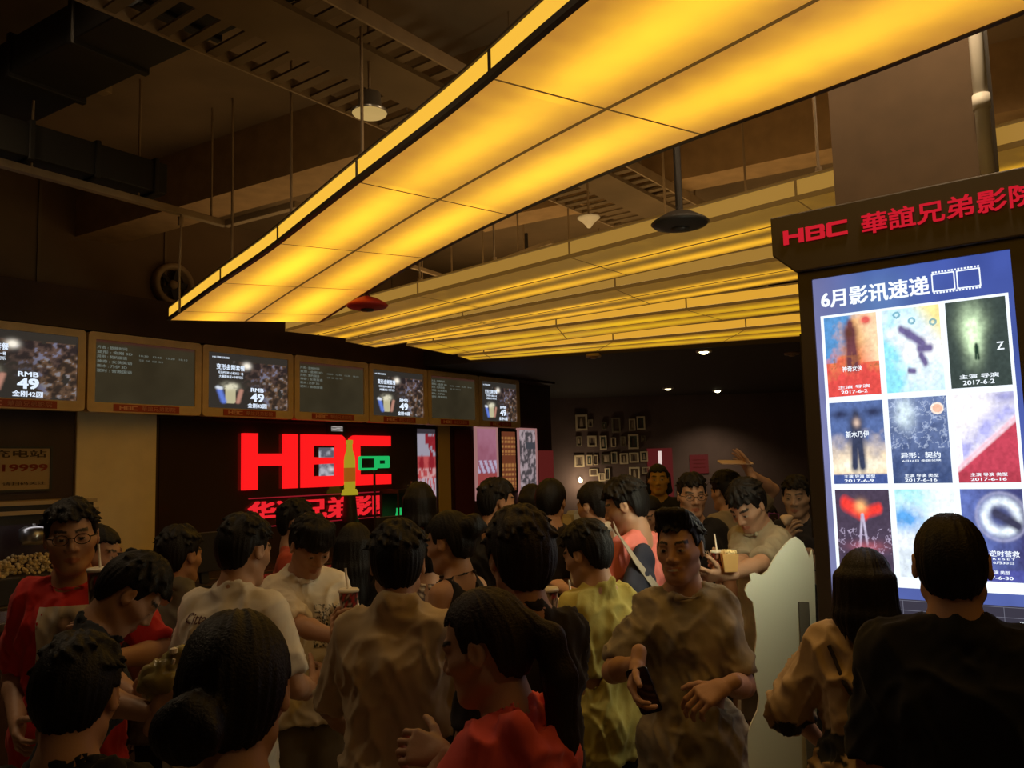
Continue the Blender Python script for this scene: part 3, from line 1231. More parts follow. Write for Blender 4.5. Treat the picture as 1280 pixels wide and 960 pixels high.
def hand_mesh(Wp, f, n, left, curl, s, vox, spread=0.0, thumb=0.5):
    f = nrm(f)
    n = np.asarray(n, float)
    n = nrm(n - f * (n @ f))
    t = np.cross(n, f) if left else np.cross(f, n)
    g = lambda a, b, c: Wp + s * (f * a + t * b + n * c)
    prims = [(rc(g(-0.04, 0, 0), g(0.015, 0, 0), 0.025 * s, 0.024 * s), 0.012)]
    ks = [(0.034, 0.086), (0.0115, 0.090), (-0.011, 0.086), (-0.031, 0.078)]
    for (b, a) in ks:
        prims.append((rc(g(0.012, b * 0.5, 0), g(a - 0.004, b * 0.95, -0.002), 0.016 * s, 0.0125 * s), 0.014))
    prims.append((rc(g(0.02, 0.018, 0.006), g(0.05, 0.032, 0.010), 0.016 * s, 0.012 * s), 0.014))
    for i, (b, a) in enumerate(ks):
        p = g(a, b, 0)
        sc_ = (0.95, 1.06, 1.0, 0.8)[i] * s
        ci = curl * (0.88, 0.95, 1.0, 1.08)[i]
        for L, ang, r in ((0.043, 0.95, 0.0092), (0.027, 2.1, 0.0086), (0.022, 2.9, 0.0078)):
            th = min(ci * ang, 2.9)
            sd = (1.5 - i) * 0.06 * (1 - curl) + (1.5 - i) * spread
            d = nrm(f * math.cos(th) + n * math.sin(th) + t * sd)
            q = p + d * L * sc_
            prims.append((rc(p, q, r * s, r * s * 0.92), 0.004))
            p = q
    p = g(0.030, 0.030, 0.008)
    d = nrm(f * 0.62 + t * 0.72 + n * 0.25)
    for L, r, bend in ((0.040, 0.0125, 0.0), (0.032, 0.0108, 0.5), (0.025, 0.0095, 0.9)):
        dd = nrm(d * (1 - bend * thumb) + (f * 0.7 + n * 0.75 - t * 0.1) * bend * thumb)
        q = p + dd * L * s
        prims.append((rc(p, q, r * s, r * s * 0.92), 0.006))
        p = q
    lo = np.min([q[0][1] for q in prims], 0) - 0.012
    hi = np.max([q[0][2] for q in prims], 0) + 0.012
    G = Grid(*[axis_pts(lo[k], hi[k], vox) for k in range(3)])
    for pr, k in prims:
        G.op(pr, k * s, m=0.012)
    return G.mesh()


def person(name_label, px, ytop, Y, yaw, lean=0.0, tilt=0.0, head=(0, 0, 0), width=1.0, female=False, arms=None, top=None, bottom=None,
           hair=None, glasses=False, q='mid', skin=SKIN, smile=0.0, group=None, shoes=(0.03, 0.03, 0.03), twist=0.0):
    """px,ytop: where the crown of the head stands in the view at distance Y; yaw 0 faces away from the viewer, + turns to the left"""
    vox = {'near': 0.0095, 'mid': 0.011, 'far': 0.015}[q]
    fv = {'near': 0.0045, 'mid': 0.0055, 'far': 0.0085}[q]
    hv = {'near': 0.0038, 'mid': 0.0048, 'far': 0.008}[q]
    top = top or {}
    bottom = bottom or {}
    hair = hair or {}
    rng = np.random.RandomState(abs(hash(name_label)) % 1000 if False else sum(map(ord, name_label)) % 1000)
    Hp = at_Y(px, ytop, Y)
    yw = math.radians(yaw)
    ln, tl = math.radians(lean), math.radians(tilt)
    RT = rot('y', tl) @ rot('x', -ln) @ rot('z', math.radians(twist))
    piv = np.array([0, 0, 0.98])
    T = lambda p: piv + RT @ (np.asarray(p, float) - piv)
    hy, hp, hr = map(math.radians, head)
    RH = rot('z', hy) @ rot('x', -hp) @ rot('y', hr)
    RH = rot('y', tl * 0.5) @ rot('x', -ln * 0.5) @ RH
    N0 = T((0, -0.012, 1.455))
    HC = N0 + rot('x', -ln * 0.6) @ np.array([0, 0.004, 0.05]) + RH @ np.array([0, 0.018, 0.105])
    toploc = HC + RH @ np.array([0, -0.01, 0.125])
    s = Hp[2] / toploc[2]
    RY = rot('z', yw)
    off = RY @ (toploc * s)
    root = np.array([Hp[0] - off[0], Hp[1] - off[1], 0])
    toL = lambda P: (RY.T @ (np.asarray(P) - root)) / s
    r = thing('person', name_label, 'person', root, group)
    r.rotation_euler = (0, 0, yw)
    wd = 0.86 * width * (0.90 if female else 1.0)
    rr = 0.9 if female else 1.0

    # ---- arms
    jnt = {}
    arms = arms or {}
    for side, sx in (('L', -1), ('R', 1)):
        a = arms.get(side, {})
        S = T((sx * 0.152 * wd, -0.008, 1.402))
        tgt = a.get('to')
        if tgt is None:
            Wp = S + np.array([sx * 0.055, 0.07, -0.505])
        elif tgt[0] == 'px':
            Wp = toL(at_Y(*tgt[1:]))
        else:
            Wp = np.asarray(tgt, float)
        hint = a.get('hint', (sx * 0.45, -0.9, -0.25))
        E, Wp = ik(S, Wp, 0.275, 0.24, hint)
        jnt[side] = (S, E, Wp)

    def torso(G, inf, k=1.0, hip=0.0):
        w_ = wd
        G.op(flat(T((-0.068 * w_, 0.0, 1.31)), T((0.068 * w_, 0.0, 1.31)), 0.102 * rr + inf, 0.102 * rr + inf, RT @ np.array([0, 1, 0]), 0.94), 0.05)
        if female:
            for sx in (-1, 1):
                G.op(ell(T((sx * 0.072, 0.075, 1.27)), RT, (0.062 + inf, 0.055 + inf, 0.06 + inf)), 0.04)
        G.op(flat(T((-0.052 * w_, 0.004, 1.13)), T((0.052 * w_, 0.004, 1.13)), (0.094 if not female else 0.080) + inf, (0.094 if not female else 0.080) + inf, RT @ np.array([0, 1, 0]), 0.92), 0.10)
        G.op(flat((-0.066 * max(w_, 0.92), -0.004, 0.95), (0.066 * max(w_, 0.92), -0.004, 0.95), 0.100 + inf + hip, 0.100 + inf + hip, (0, 1, 0), 0.98), 0.08)
        G.op(rc(T((-0.136 * w_, -0.012, 1.403)), T((0.136 * w_, -0.012, 1.403)), 0.046 + inf * 0.6, 0.046 + inf * 0.6), 0.05)
        for sx in (-1, 1):
            G.op(rc(T((0, -0.022, 1.475)), T((sx * 0.115 * w_, -0.018, 1.418)), 0.038 + inf * 0.4, 0.034 + inf * 0.5), 0.04)

    # ---- body grid
    allp = [HC + np.array([0, 0, 0.16]), HC - 0.17, HC + 0.17, np.array([-0.26, -0.2, -0.0]), np.array([0.26, 0.26, 0.0])]
    for side in 'LR':
        for p in jnt[side]:
            allp += [p - 0.07, p + 0.07]
    allp = np.array(allp)
    lo, hi = allp.min(0), allp.max(0)
    lo[2] = -0.02
    G = Grid(axis_pts(lo[0], hi[0], vox * 1.15, HC[0] - 0.10, HC[0] + 0.10, fv), axis_pts(lo[1], hi[1], vox * 1.15, HC[1] - 0.125, HC[1] + 0.125, fv),
             axis_pts(lo[2], hi[2], vox * 1.3, HC[2] - 0.14, HC[2] + 0.14, fv))
    torso(G, -0.004)
    for sx in (-1, 1):
        G.op(rc((sx * 0.078, -0.005, 0.88), (sx * 0.098, 0.012, 0.49), 0.078, 0.053), 0.05)
        G.op(rc((sx * 0.098, 0.012, 0.49), (sx * 0.102, -0.02, 0.09), 0.052, 0.036), 0.03)
        G.op(ell((sx * 0.10, -0.04, 0.34), np.eye(3), (0.048, 0.052, 0.11)), 0.04)
        G.op(flat((sx * 0.105, -0.03, 0.045), (sx * 0.125, 0.14, 0.035), 0.038, 0.032, (0, 0, 1), 0.85), 0.03)
    fa = 0.92 if female else 1.0
    for side, sx in (('L', -1), ('R', 1)):
        S, E, Wp = jnt[side]
        G.op(rc(S, E, 0.047 * fa, 0.037 * fa), 0.03)
        mid = E + (Wp - E) * 0.3
        G.op(rc(E, mid, 0.037 * fa, 0.039 * fa), 0.02)
        G.op(rc(mid, Wp, 0.039 * fa, 0.026 * fa), 0.02)
    # neck and head
    h = lambda a, b, c: HC + RH @ np.array([a, b, c])
    G.op(rc(N0 + np.array([0, -0.005, -0.03]), h(0, -0.028, -0.055), 0.056 * fa, 0.052 * fa), 0.04)
    G.op(ell(h(0, -0.014, 0.026), RH, (0.0725, 0.0935, 0.091)), 0.02)
    G.op(ell(h(0, 0.020, -0.040), RH, (0.060, 0.069, 0.078)), 0.03)
    G.op(rc(h(-0.012, 0.066, -0.100), h(0.012, 0.066, -0.100), 0.018, 0.018), 0.03)
    for sx in (-1, 1):
        G.op(rc(h(sx * 0.050, 0.0, -0.062), h(sx * 0.022, 0.055, -0.098), 0.018, 0.014), 0.025)
        G.op(rc(h(sx * 0.044, 0.056, -0.022), h(sx * 0.058, 0.022, -0.016), 0.018, 0.018), 0.025)
    G.op(rc(h(-0.036, 0.071, 0.021), h(0.036, 0.071, 0.021), 0.0125, 0.0125), 0.02)
    for sx in (-1, 1):
        G.op(ell(h(sx * 0.031, 0.094, 0.000), RH, (0.019, 0.015, 0.0115)), 0.012, 's', m=0.012)
        G.op(ell(h(sx * 0.031, 0.0735, -0.001), RH, (0.0155, 0.0125, 0.0125)), 0.003, m=0.012)
    G.op(rc(h(0, 0.082, 0.010), h(0, 0.102, -0.030), 0.0075, 0.0105), 0.012, m=0.012)
    for sx in (-1, 1):
        G.op(ell(h(sx * 0.0135, 0.091, -0.036), RH, (0.0095, 0.011, 0.008)), 0.008, m=0.012)
    sm = 0.010 * smile
    for (z, rad, y) in ((-0.0645, 0.0060, 0.0885), (-0.0755, 0.0068, 0.0865)):
        for sx in (-1, 1):
            G.op(rc(h(0, y, z), h(sx * (0.021 + sm), y - 0.012, z * 0.3 - 0.049 + sm), rad, rad * 0.55), 0.006, m=0.012)
    for sx in (-1, 1):
        G.op(rc(h(0, 0.0985, -0.0705), h(sx * (0.021 + sm), 0.085, -0.070 + sm), 0.0022, 0.0018), 0.003, 's', m=0.012)
    for sx in (-1, 1):
        RE = RH @ rot('z', sx * -0.35)
        G.op(ell(h(sx * 0.079, -0.008, -0.004), RE, (0.0085, 0.0195, 0.031)), 0.007, m=0.012)
        G.op(ell(h(sx * 0.088, -0.003, 0.0), RE, (0.006, 0.010, 0.017)), 0.005, 's', m=0.012)
    V, Q = G.mesh()
    # features as real colour: brows, lips, eyes
    L = (V - HC) @ RH
    C = np.tile(np.array(skin, np.float32), (len(V), 1))
    C *= (1 + 0.10 * vnoise(V * 14))[:, None]
    x, y, z = L[:, 0], L[:, 1], L[:, 2]
    front = y > 0.055
    lips = front & (np.abs(x) < 0.024 + sm) & (np.abs(z + 0.070 - sm * (np.abs(x) / 0.024)) < 0.0105 * (1 - (np.abs(x) / 0.03) ** 2)) & (y > 0.07)
    C[lips] = np.array(skin) * np.array([0.92, 0.62, 0.60])
    ax = np.abs(x)
    bz = 0.0235 + 0.006 * np.sin(np.clip((ax - 0.012) / 0.04, 0, 1) * 2.4)
    br = front & (ax > 0.012) & (ax < 0.053) & (np.abs(z - bz) < 0.0048)
    C[br] = (0.025, 0.018, 0.014)
    ex = ax - 0.031
    eye = front & (np.abs(ex) < 0.0145) & (np.abs(z + 0.0005) < 0.0046 * np.sqrt(np.clip(1 - (ex / 0.0145) ** 2, 0, 1)) + 0.0006)
    C[eye] = (0.36, 0.31, 0.27)
    C[eye & (np.abs(ex) < 0.0064)] = (0.015, 0.01, 0.008)
    lid = front & (np.abs(ex) < 0.0165) & (z > 0.0025) & (z < 0.0075) & ~br
    C[lid & eye] = (0.03, 0.02, 0.015)
    if smile > 0:
        te = front & (ax < 0.017) & (np.abs(z + 0.0705 - 0.3 * sm) < 0.0035)
        C[te] = (0.6, 0.55, 0.48)
    info = {}
    VV, QQ, CC = [V], [Q], [C]
    n0 = len(V)
    for side in 'LR':
        a = arms.get(side, {})
        S, E, Wp = jnt[side]
        fd = a.get('f')
        fd = nrm(Wp - E) if fd is None else nrm(fd)
        nd = a.get('n', (-1 if side == 'R' else 1, 0.0, 0.0) if a.get('to') is None else (0, 0, -1))
        v, qd = hand_mesh(Wp, fd, nd, side == 'L', a.get('curl', 0.35), fa, hv * (1.0 if a.get('to') is not None else 1.4), a.get('spread', 0.0), a.get('thumb', 0.5))
        VV.append(v)
        QQ.append(qd + n0)
        n0 += len(v)
        CC.append(np.tile(np.array(skin, np.float32), (len(v), 1)))
        ndn = nrm(np.asarray(nd, float) - fd * (np.asarray(nd, float) @ fd))
        toW = lambda p: root + RY @ (np.asarray(p) * s)
        info[side] = dict(grip=toW(Wp + fd * 0.07 * fa + ndn * 0.045), wrist=toW(Wp), f=RY @ fd, n=RY @ ndn)
    body = meshobj('body', np.concatenate(VV) * s, np.concatenate(QQ), m_skin, r, np.concatenate(CC))
    info['root'] = r
    info['toW'] = lambda p: root + RY @ (np.asarray(p) * s)
    info['RY'] = RY
    info['HC'] = HC
    info['RH'] = RH
    info['s'] = s

    # ---- top
    kind = top.get('kind', 't_shirt')
    tc = np.array(top.get('col', (0.05, 0.05, 0.05)), np.float32)
    hem = top.get('hem', 0.83)
    loose = top.get('loose', 0.012)
    sl = top.get('sleeve', 0.72)
    sr = top.get('sleeve_r', 0.066) * 0.82
    lo2 = np.minimum(allp.min(0), T((0, 0, 1.3)) - 0.3)
    hi2 = np.maximum(allp.max(0), T((0, 0, 1.3)) + 0.3)
    lo2[2] = hem - 0.05
    hi2[2] = max(T((0, 0, 1.6))[2], hem + 0.5)
    tv = top.get('vox', vox * 0.95)
    G = Grid(*[axis_pts(lo2[k], hi2[k], tv) for k in range(3)])
    torso(G, loose, hip=0.012 + top.get('flare', 0.0))
    if hem < 0.93:
        G.op(flat((-0.070 * max(wd, 0.92), 0, hem - 0.02), (0.070 * max(wd, 0.92), 0, hem - 0.02), 0.122 + loose + top.get('flare', 0), 0.112 + loose + top.get('flare', 0), (0, 1, 0), 0.95), 0.06)
    if kind == 'tank_top':
        for side, sx in (('L', -1), ('R', 1)):
            S, E, Wp = jnt[side]
            G.op(rc(S + RT @ np.array([sx * 0.03, 0, 0.02]), S + RT @ np.array([sx * 0.06, 0, -0.25]), 0.07, 0.05), 0.01, 's')
    else:
        for side in 'LR':
            S, E, Wp = jnt[side]
            if sl <= 1.0:
                e = S + (E - S) * sl
                G.op(rc(S, e, sr * (fa if female else 1), sr * 0.97 * (fa if female else 1)), 0.035)
            else:
                G.op(rc(S, E, sr, sr * 0.88), 0.035)
                G.op(rc(E, E + (Wp - E) * min(sl - 1, 0.95), sr * 0.88, sr * 0.62), 0.03)
            if sl <= 1.0:
                e = S + (E - S) * sl
                d = nrm(E - S)
                f_, a_, b_ = rc(e + d * 0.055, e + d * 0.11, 0.075, 0.075)
                # flat cuff
                def cuff(x, y, z, e=e, d=d):
                    pl = (x - e[0]) * d[0] + (y - e[1]) * d[1] + (z - e[2]) * d[2]
                    rad = np.sqrt(np.maximum((x - e[0]) ** 2 + (y - e[1]) ** 2 + (z - e[2]) ** 2, 0)) - 0.16
                    return np.maximum(-pl + 0.012, rad)
                G.op((cuff, e - 0.17, e + 0.17), 0.006, 's', m=0.0)
    if kind in ('t_shirt', 'blouse', 'tank_top'):
        nrw = top.get('neck', 0.0)
        up = RT @ np.array([0, 0.25, 1.0])
        G.op(rc(N0 + RT @ np.array([0, 0.012, 0.022 - nrw * 0.4]), N0 + nrm(up) * 0.25, 0.062 + nrw, 0.075 + nrw), 0.008, 's')
        ring = [N0 + RT @ np.array([0.066 * math.cos(t) * (1 + nrw * 10), 0.012 + 0.070 * math.sin(t) * (1 + nrw * 10), 0.012 - 0.028 * math.sin(t) - nrw * 0.3]) for t in np.linspace(0, 2 * math.pi, 17)]
        for a, b in zip(ring[:-1], ring[1:]):
            G.op(rc(a, b, 0.006, 0.006), 0.006, m=0.02)
    elif kind == 'shirt':
        up = RT @ np.array([0, 0.2, 1.0])
        ring = [N0 + RT @ np.array([0.068 * math.cos(t), 0.004 + 0.070 * math.sin(t), 0.012 - 0.025 * math.sin(t)]) for t in np.linspace(0, 2 * math.pi, 17)]
        for a, b in zip(ring[:-1], ring[1:]):
            G.op(rc(a, b, 0.013, 0.013), 0.006, m=0.02)
            G.op(rc(a + nrm(up) * 0.018, b + nrm(up) * 0.018, 0.011, 0.011), 0.006, m=0.02)
            G.op(rc(a * 0.93 + N0 * 0.07 + nrm(up) * 0.034, b * 0.93 + N0 * 0.07 + nrm(up) * 0.034, 0.008, 0.008), 0.006, m=0.02)
        G.op(rc(N0 + nrm(up) * 0.015, N0 + nrm(up) * 0.25, 0.056, 0.06), 0.006, 's')
    elif kind == 'hoodie':
        up = RT @ np.array([0, 0.3, 1.0])
        G.op(rc(N0 + nrm(up) * 0.015, N0 + nrm(up) * 0.25, 0.062, 0.08), 0.008, 's')
        pts = [T((sx * 0.10 * math.sin(t), -0.085 - 0.03 * math.cos(t), 1.47 - 0.17 * math.cos(t / 1.0) ** 2 * (1 if abs(t) < 1.57 else 0))) for sx in (1,) for t in np.linspace(-1.57, 1.57, 11)]
        for a, b in zip(pts[:-1], pts[1:]):
            G.op(rc(a, b, 0.030, 0.030), 0.02)
        G.op(ell(T((0, -0.115, 1.36)), RT, (0.085, 0.035, 0.085)), 0.03)
    G.cut(lambda x, y, z: hem + 0.02 * np.sin(x * 9 + 1) * 0.4 - z)
    V, Q = G.mesh()
    V = relax(V, Q, 2, 0.4)
    Nn = vnormals(V, Q)
    amp = top.get('wrinkle', 1.0) * (1.2 if q == 'near' else 1.0)
    sk = V + np.stack([0.35 * V[:, 2], 0 * V[:, 2], 0.25 * V[:, 0]], 1)
    w1 = 1 - np.abs(vnoise(sk * np.array([17, 17, 6]) + rng.rand(3) * 9 + 0.7 * vnoise(V * 6)[:, None])) * 1.6
    w2 = 1 - np.abs(vnoise((V - np.stack([0.5 * V[:, 2], 0 * V[:, 2], 0 * V[:, 0]], 1)) * np.array([26, 26, 9]) + rng.rand(3) * 9)) * 1.6
    fold = 0.45 + 0.55 * np.clip(1.35 - np.abs(V[:, 2] - 1.0) * 0.0 - (V[:, 2] > 1.36) * 0.6, 0, 1)
    V = V + Nn * ((np.maximum(w1, 0) ** 2 - 0.3) * 0.012 * amp * fold + (np.maximum(w2, 0) ** 2 - 0.3) * 0.006 * amp * fold)[:, None]
    C = np.tile(tc, (len(V), 1))
    if 'fn' in top:
        C = top['fn'](V, C, Nn)
    C = C * (1 + 0.06 * vnoise(V * 30))[:, None]
    tob = meshobj(kind, V * s, Q, m_cloth, r, C)
    info['top'] = tob
    info['bvh'] = (V * s, Q)

    # ---- trousers or shorts
    bl = bottom.get('len', 0.10)
    bc = np.array(bottom.get('col', (0.02, 0.02, 0.025)), np.float32)
    inf = bottom.get('loose', 0.014)
    bv = vox * 1.15
    G = Grid(axis_pts(-0.30, 0.30, bv), axis_pts(-0.24, 0.24, bv), axis_pts(bl - 0.05, 1.06, bv))
    G.op(flat((-0.066 * wd, -0.004, 0.96), (0.066 * wd, -0.004, 0.96), 0.102 + inf * 0.4, 0.102 + inf * 0.4, (0, 1, 0), 0.98), 0.06)
    for sx in (-1, 1):
        G.op(rc((sx * 0.078, -0.005, 0.87), (sx * 0.10, 0.012, 0.49), 0.080 + inf, 0.060 + inf), 0.05)
        if bl < 0.45:
            G.op(rc((sx * 0.10, 0.012, 0.49), (sx * 0.104, -0.02, 0.06), 0.060 + inf, 0.046 + inf), 0.03)
    G.cut(lambda x, y, z: np.maximum(bl - z, z - max(0.90, min(1.0, hem + 0.07))))
    V, Q = G.mesh()
    V = relax(V, Q, 2, 0.4)
    Nn = vnormals(V, Q)
    V = V + Nn * ((0.6 - np.abs(vnoise(V * np.array([12, 12, 9]) + rng.rand(3) * 5))) * -0.008)[:, None]
    V[:, 2] = np.maximum(V[:, 2], 0.015)
    bname = 'shorts' if bl > 0.4 else 'trousers'
    meshobj(bname, V * s, Q, m_cloth, r, np.tile(bc, (len(V), 1)) * (1 + 0.06 * vnoise(V * 25))[:, None])
    # ---- shoes
    for sx in (-1, 1):
        G = Grid(axis_pts(sx * 0.115 - 0.09, sx * 0.115 + 0.09, 0.012), axis_pts(-0.14, 0.25, 0.012), axis_pts(-0.02, 0.16, 0.012))
        G.op(flat((sx * 0.105, -0.04, 0.04), (sx * 0.128, 0.15, 0.035), 0.052, 0.046, (0, 0, 1), 0.9), 0.0)
        G.op(rc((sx * 0.105, -0.035, 0.06), (sx * 0.105, -0.03, 0.10), 0.048, 0.046), 0.03)
        G.cut(lambda x, y, z: 0.0 - z)
        V, Q = G.mesh()
        V[:, 2] = np.maximum(V[:, 2], 0.0)
        meshobj('shoe', V * s, Q, m_shoe, r, np.tile(np.array(shoes, np.float32), (len(V), 1)))

    # ---- hair
    style = hair.get('style', 'short')
    vol = hair.get('vol', 0.012) * 0.66
    hc = np.array(hair.get('col', (0.006, 0.0045, 0.004)), np.float32)
    hx = fv * (1.0 if q != 'far' else 0.9)
    lo3 = HC - 0.19
    hi3 = HC + 0.19
    if style in ('long', 'pony', 'bob', 'bun'):
        lo3 = lo3 - np.array([0.05, 0.10, 0.36 if style != 'bun' else 0.1])
    G = Grid(*[axis_pts(lo3[k], hi3[k], hx) for k in range(3)])
    Ri = RH.T
    vmin = hair.get('side', 0.35 * vol if style in ('short', 'quiff', 'bowl') else (0.003 if style == 'fade' else 0.8 * vol))

    def tapered(c, rad):
        f0, l0, h0 = ell(c, RH, rad)

        def f(X, Yy, Z):
            lz = Ri[2, 0] * (X - HC[0]) + Ri[2, 1] * (Yy - HC[1]) + Ri[2, 2] * (Z - HC[2])
            t = np.clip((lz + 0.07) / 0.14, 0, 1)
            t = t * t * (3 - 2 * t)
            return f0(X, Yy, Z) - (vmin + (vol - vmin) * t)
        return f, l0 - vol, h0 + vol

    G.op(tapered(h(0, -0.014, 0.026), (0.0735, 0.0945, 0.093)), 0.0)
    G.op(tapered(h(0, -0.046, -0.012), (0.062, 0.058, 0.072)), 0.03)
    if style in ('short', 'bowl', 'bob', 'quiff') and q != 'far':
        # loose tufts that break up the outline
        for k in range(110 if q == 'near' else 70):
            th = rng.rand() * 2 * math.pi
            ph = 0.15 + 1.15 * rng.rand()
            dr = np.array([math.sin(ph) * math.cos(th), math.sin(ph) * math.sin(th), math.cos(ph)])
            p0 = np.array([0, -0.014, 0.026]) + dr * np.array([0.0725 + vol * 0.7, 0.0935 + vol * 0.7, 0.092 + vol * 0.9])
            fl = np.array([dr[0] * 0.6 + 0.5 * math.cos(th + 0.8), dr[1] * 0.6 + 0.5 * math.sin(th + 0.8), -0.55 * math.sin(ph)])
            p1 = p0 + nrm(fl) * (0.016 + 0.014 * rng.rand()) + dr * (0.001 + 0.004 * rng.rand()) * (1 if vol > 0.009 else 0.4)
            G.op(rc(h(*p0), h(*p1), 0.010, 0.0035), 0.010)
    if style == 'quiff':
        for k in range(7):
            a = -0.045 + 0.015 * k
            G.op(rc(h(a, 0.035, 0.10), h(a * 1.05, 0.070 - abs(a) * 0.3, 0.128 + 0.006 * (k % 2)), 0.024, 0.014), 0.02)
    if style == 'bowl' or hair.get('fringe'):
        for k in range(9):
            a = -0.064 + 0.016 * k
            yy = 0.088 - 9.0 * a * a
            G.op(rc(h(a * 0.9, yy - 0.035, 0.10), h(a * 1.05, yy + 0.004, 0.040 + 0.008 * (k % 3)), 0.022, 0.010), 0.018)
    fz = hair.get('hairline', 0.060)

    def keep(X, Yy, Z):
        px_, py_, pz_ = X - HC[0], Yy - HC[1], Z - HC[2]
        lx = Ri[0, 0] * px_ + Ri[0, 1] * py_ + Ri[0, 2] * pz_
        ly = Ri[1, 0] * px_ + Ri[1, 1] * py_ + Ri[1, 2] * pz_
        lz = Ri[2, 0] * px_ + Ri[2, 1] * py_ + Ri[2, 2] * pz_
        jag = 0.006 * np.sin(lx * 140 + 1.3) + 0.004 * np.sin(lx * 331)
        A = (fz if style not in ('bowl',) and not hair.get('fringe') else 0.028) + jag - lz
        nb = hair.get('nape', -0.078)
        if style in ('long', 'bob'):
            B = np.maximum(ly - (0.018 + 0.2 * lz), -0.06 - lz)
        else:
            B = np.maximum(ly - (0.022 + 0.25 * lz), np.where(ly > 0.006, 0.0 if female else -0.020, 0.016) - lz + 0.3 * jag)
        Cc = np.maximum(ly - (-0.036 + 0.22 * lz), nb - lz + jag * 0.6 + 0.15 * np.abs(lx))
        return np.minimum(np.minimum(A, B), Cc)

    G.cut(keep)
    if style in ('long', 'bob'):
        zb = hair.get('zbot', -0.30)
        for k in range(9):
            t = -1.25 + 2.5 * k / 8
            p0 = h(0.078 * math.sin(t), -0.015 - 0.082 * math.cos(t), 0.03)
            p1 = h(0.084 * math.sin(t) * 1.0, -0.02 - 0.085 * math.cos(t), -0.09)
            ptip = p1 + np.array([0.0, -0.01, 0]) + RH @ np.array([-0.022 * math.sin(t), -0.01, 0]) + np.array([0, 0, zb + 0.09 + 0.02 * ((k * 7) % 3)])
            G.op(rc(p0, p1, 0.026, 0.026), 0.02)
            G.op(rc(p1, ptip, 0.026, 0.012), 0.02)
    if style == 'pony':
        b0 = h(0, -0.112, 0.028)
        b1 = h(0.0, -0.150, -0.015)
        b2 = h(0.0, -0.155, -0.085) + np.array([0, 0, -0.015])
        b3 = b2 + np.array([0.01, 0.0, -0.13])
        b4 = b3 + np.array([-0.005, 0.015, -0.12])
        for a, b, r1, r2 in ((h(0, -0.08, 0.035), b0, 0.04, 0.022), (b0, b1, 0.022, 0.032), (b1, b2, 0.032, 0.036), (b2, b3, 0.036, 0.032), (b3, b4, 0.032, 0.010)):
            G.op(rc(a, b, r1, r2), 0.02)
    if style == 'bun':
        bx = hair.get('bun', (-0.02, -0.125, -0.03))
        G.op(ell(h(*bx), RH, (0.055, 0.048, 0.05)), 0.015)
        G.op(rc(h(bx[0], bx[1] - 0.02, bx[2] + 0.02), h(bx[0] + 0.03, bx[1] - 0.03, bx[2] - 0.01), 0.03, 0.025), 0.01)
    V, Q = G.mesh()
    if len(V):
        Nn = vnormals(V, Q)
        Ls = (V - HC) @ RH
        ang = np.arctan2(Ls[:, 0], -Ls[:, 1] + 0.001)
        lat = Ls[:, 2]
        st = vnoise(np.stack([ang * 14, lat * 8, np.linalg.norm(Ls, axis=1) * 20], 1)) + 0.6 * vnoise(np.stack([ang * 34, lat * 12, ang * 3], 1))
        crown = np.exp(-(np.hypot(Ls[:, 0], Ls[:, 1] + 0.02) / 0.05) ** 2)
        V = V + Nn * (st * 0.0032)[:, None]
        C = np.tile(hc, (len(V), 1)) * (1 + 0.25 * st)[:, None]
        meshobj('hair', V * s, Q, m_hair, r, np.clip(C, 0, 1))
    if glasses:
        mb = MB()
        for sx in (-1, 1):
            pts = [h(sx * 0.033 + 0.024 * math.cos(t), 0.097 - 0.1 * abs(sx * 0.033 + 0.024 * math.cos(t)) * 0.8 + 0.004, 0.0 + 0.017 * math.sin(t)) for t in np.linspace(0, 2 * math.pi, 19)]
            mb.tube(pts, 0.0016, 6)
            mb.tube([h(sx * 0.057, 0.096, 0.006), h(sx * 0.077, 0.06, 0.007), h(sx * 0.082, -0.004, 0.008), h(sx * 0.082, -0.022, -0.006)], 0.0022, 6)
        mb.tube([h(-0.009, 0.102, 0.003), h(0, 0.105, 0.006), h(0.009, 0.102, 0.003)], 0.002, 6)
        mb.V = [tuple(np.array(v) * s) for v in mb.V]
        me = rawmesh('glasses', mb.V, mb.F, True)
        me.materials.append(m_eyewear)
        link(bpy.data.objects.new('glasses', me), r)
    return info


def shirt_patch(info, name, x0, x1, z0, z1, front, nx, nz, fn, m, label=None, d=0.004):
    """a print lying on the shirt: every point is dropped onto the cloth surface"""
    V, Q = info['bvh']
    s = info['s']
    bvh = BVHTree.FromPolygons([Vector(v) for v in V], [tuple(q_) for q_ in Q.tolist()])
    U, Wz = np.meshgrid(np.linspace(0, 1, nx), np.linspace(0, 1, nz))
    U = U.ravel()
    Wz = Wz.ravel()
    P = []
    for u_, w_ in zip(U, Wz):
        x = (x0 + (x1 - x0) * u_) * s
        z = (z0 + (z1 - z0) * w_) * s
        sg = 1 if front else -1
        hit = bvh.ray_cast(Vector((x, sg * 0.8, z)), Vector((0, -sg, 0)))
        P.append((x, hit[0].y + sg * d, z) if hit[0] is not None else None)
    ys = [p[1] for p in P if p is not None]
    av = sum(ys) / max(1, len(ys))
    P = [p if p is not None else (x0 * s, av, z0 * s) for p in P]
    F = [(j * nx + i, j * nx + i + 1, (j + 1) * nx + i + 1, (j + 1) * nx + i) for j in range(nz - 1) for i in range(nx - 1)]
    if not front:
        pass
    me = rawmesh(name, P, F, True)
    setcol(me, np.clip(fn(U, Wz), 0, 1))
    me.materials.append(m)
    o = bpy.data.objects.new(name, me)
    link(o, info['root'])
    if label:
        o['label'] = label
    return o


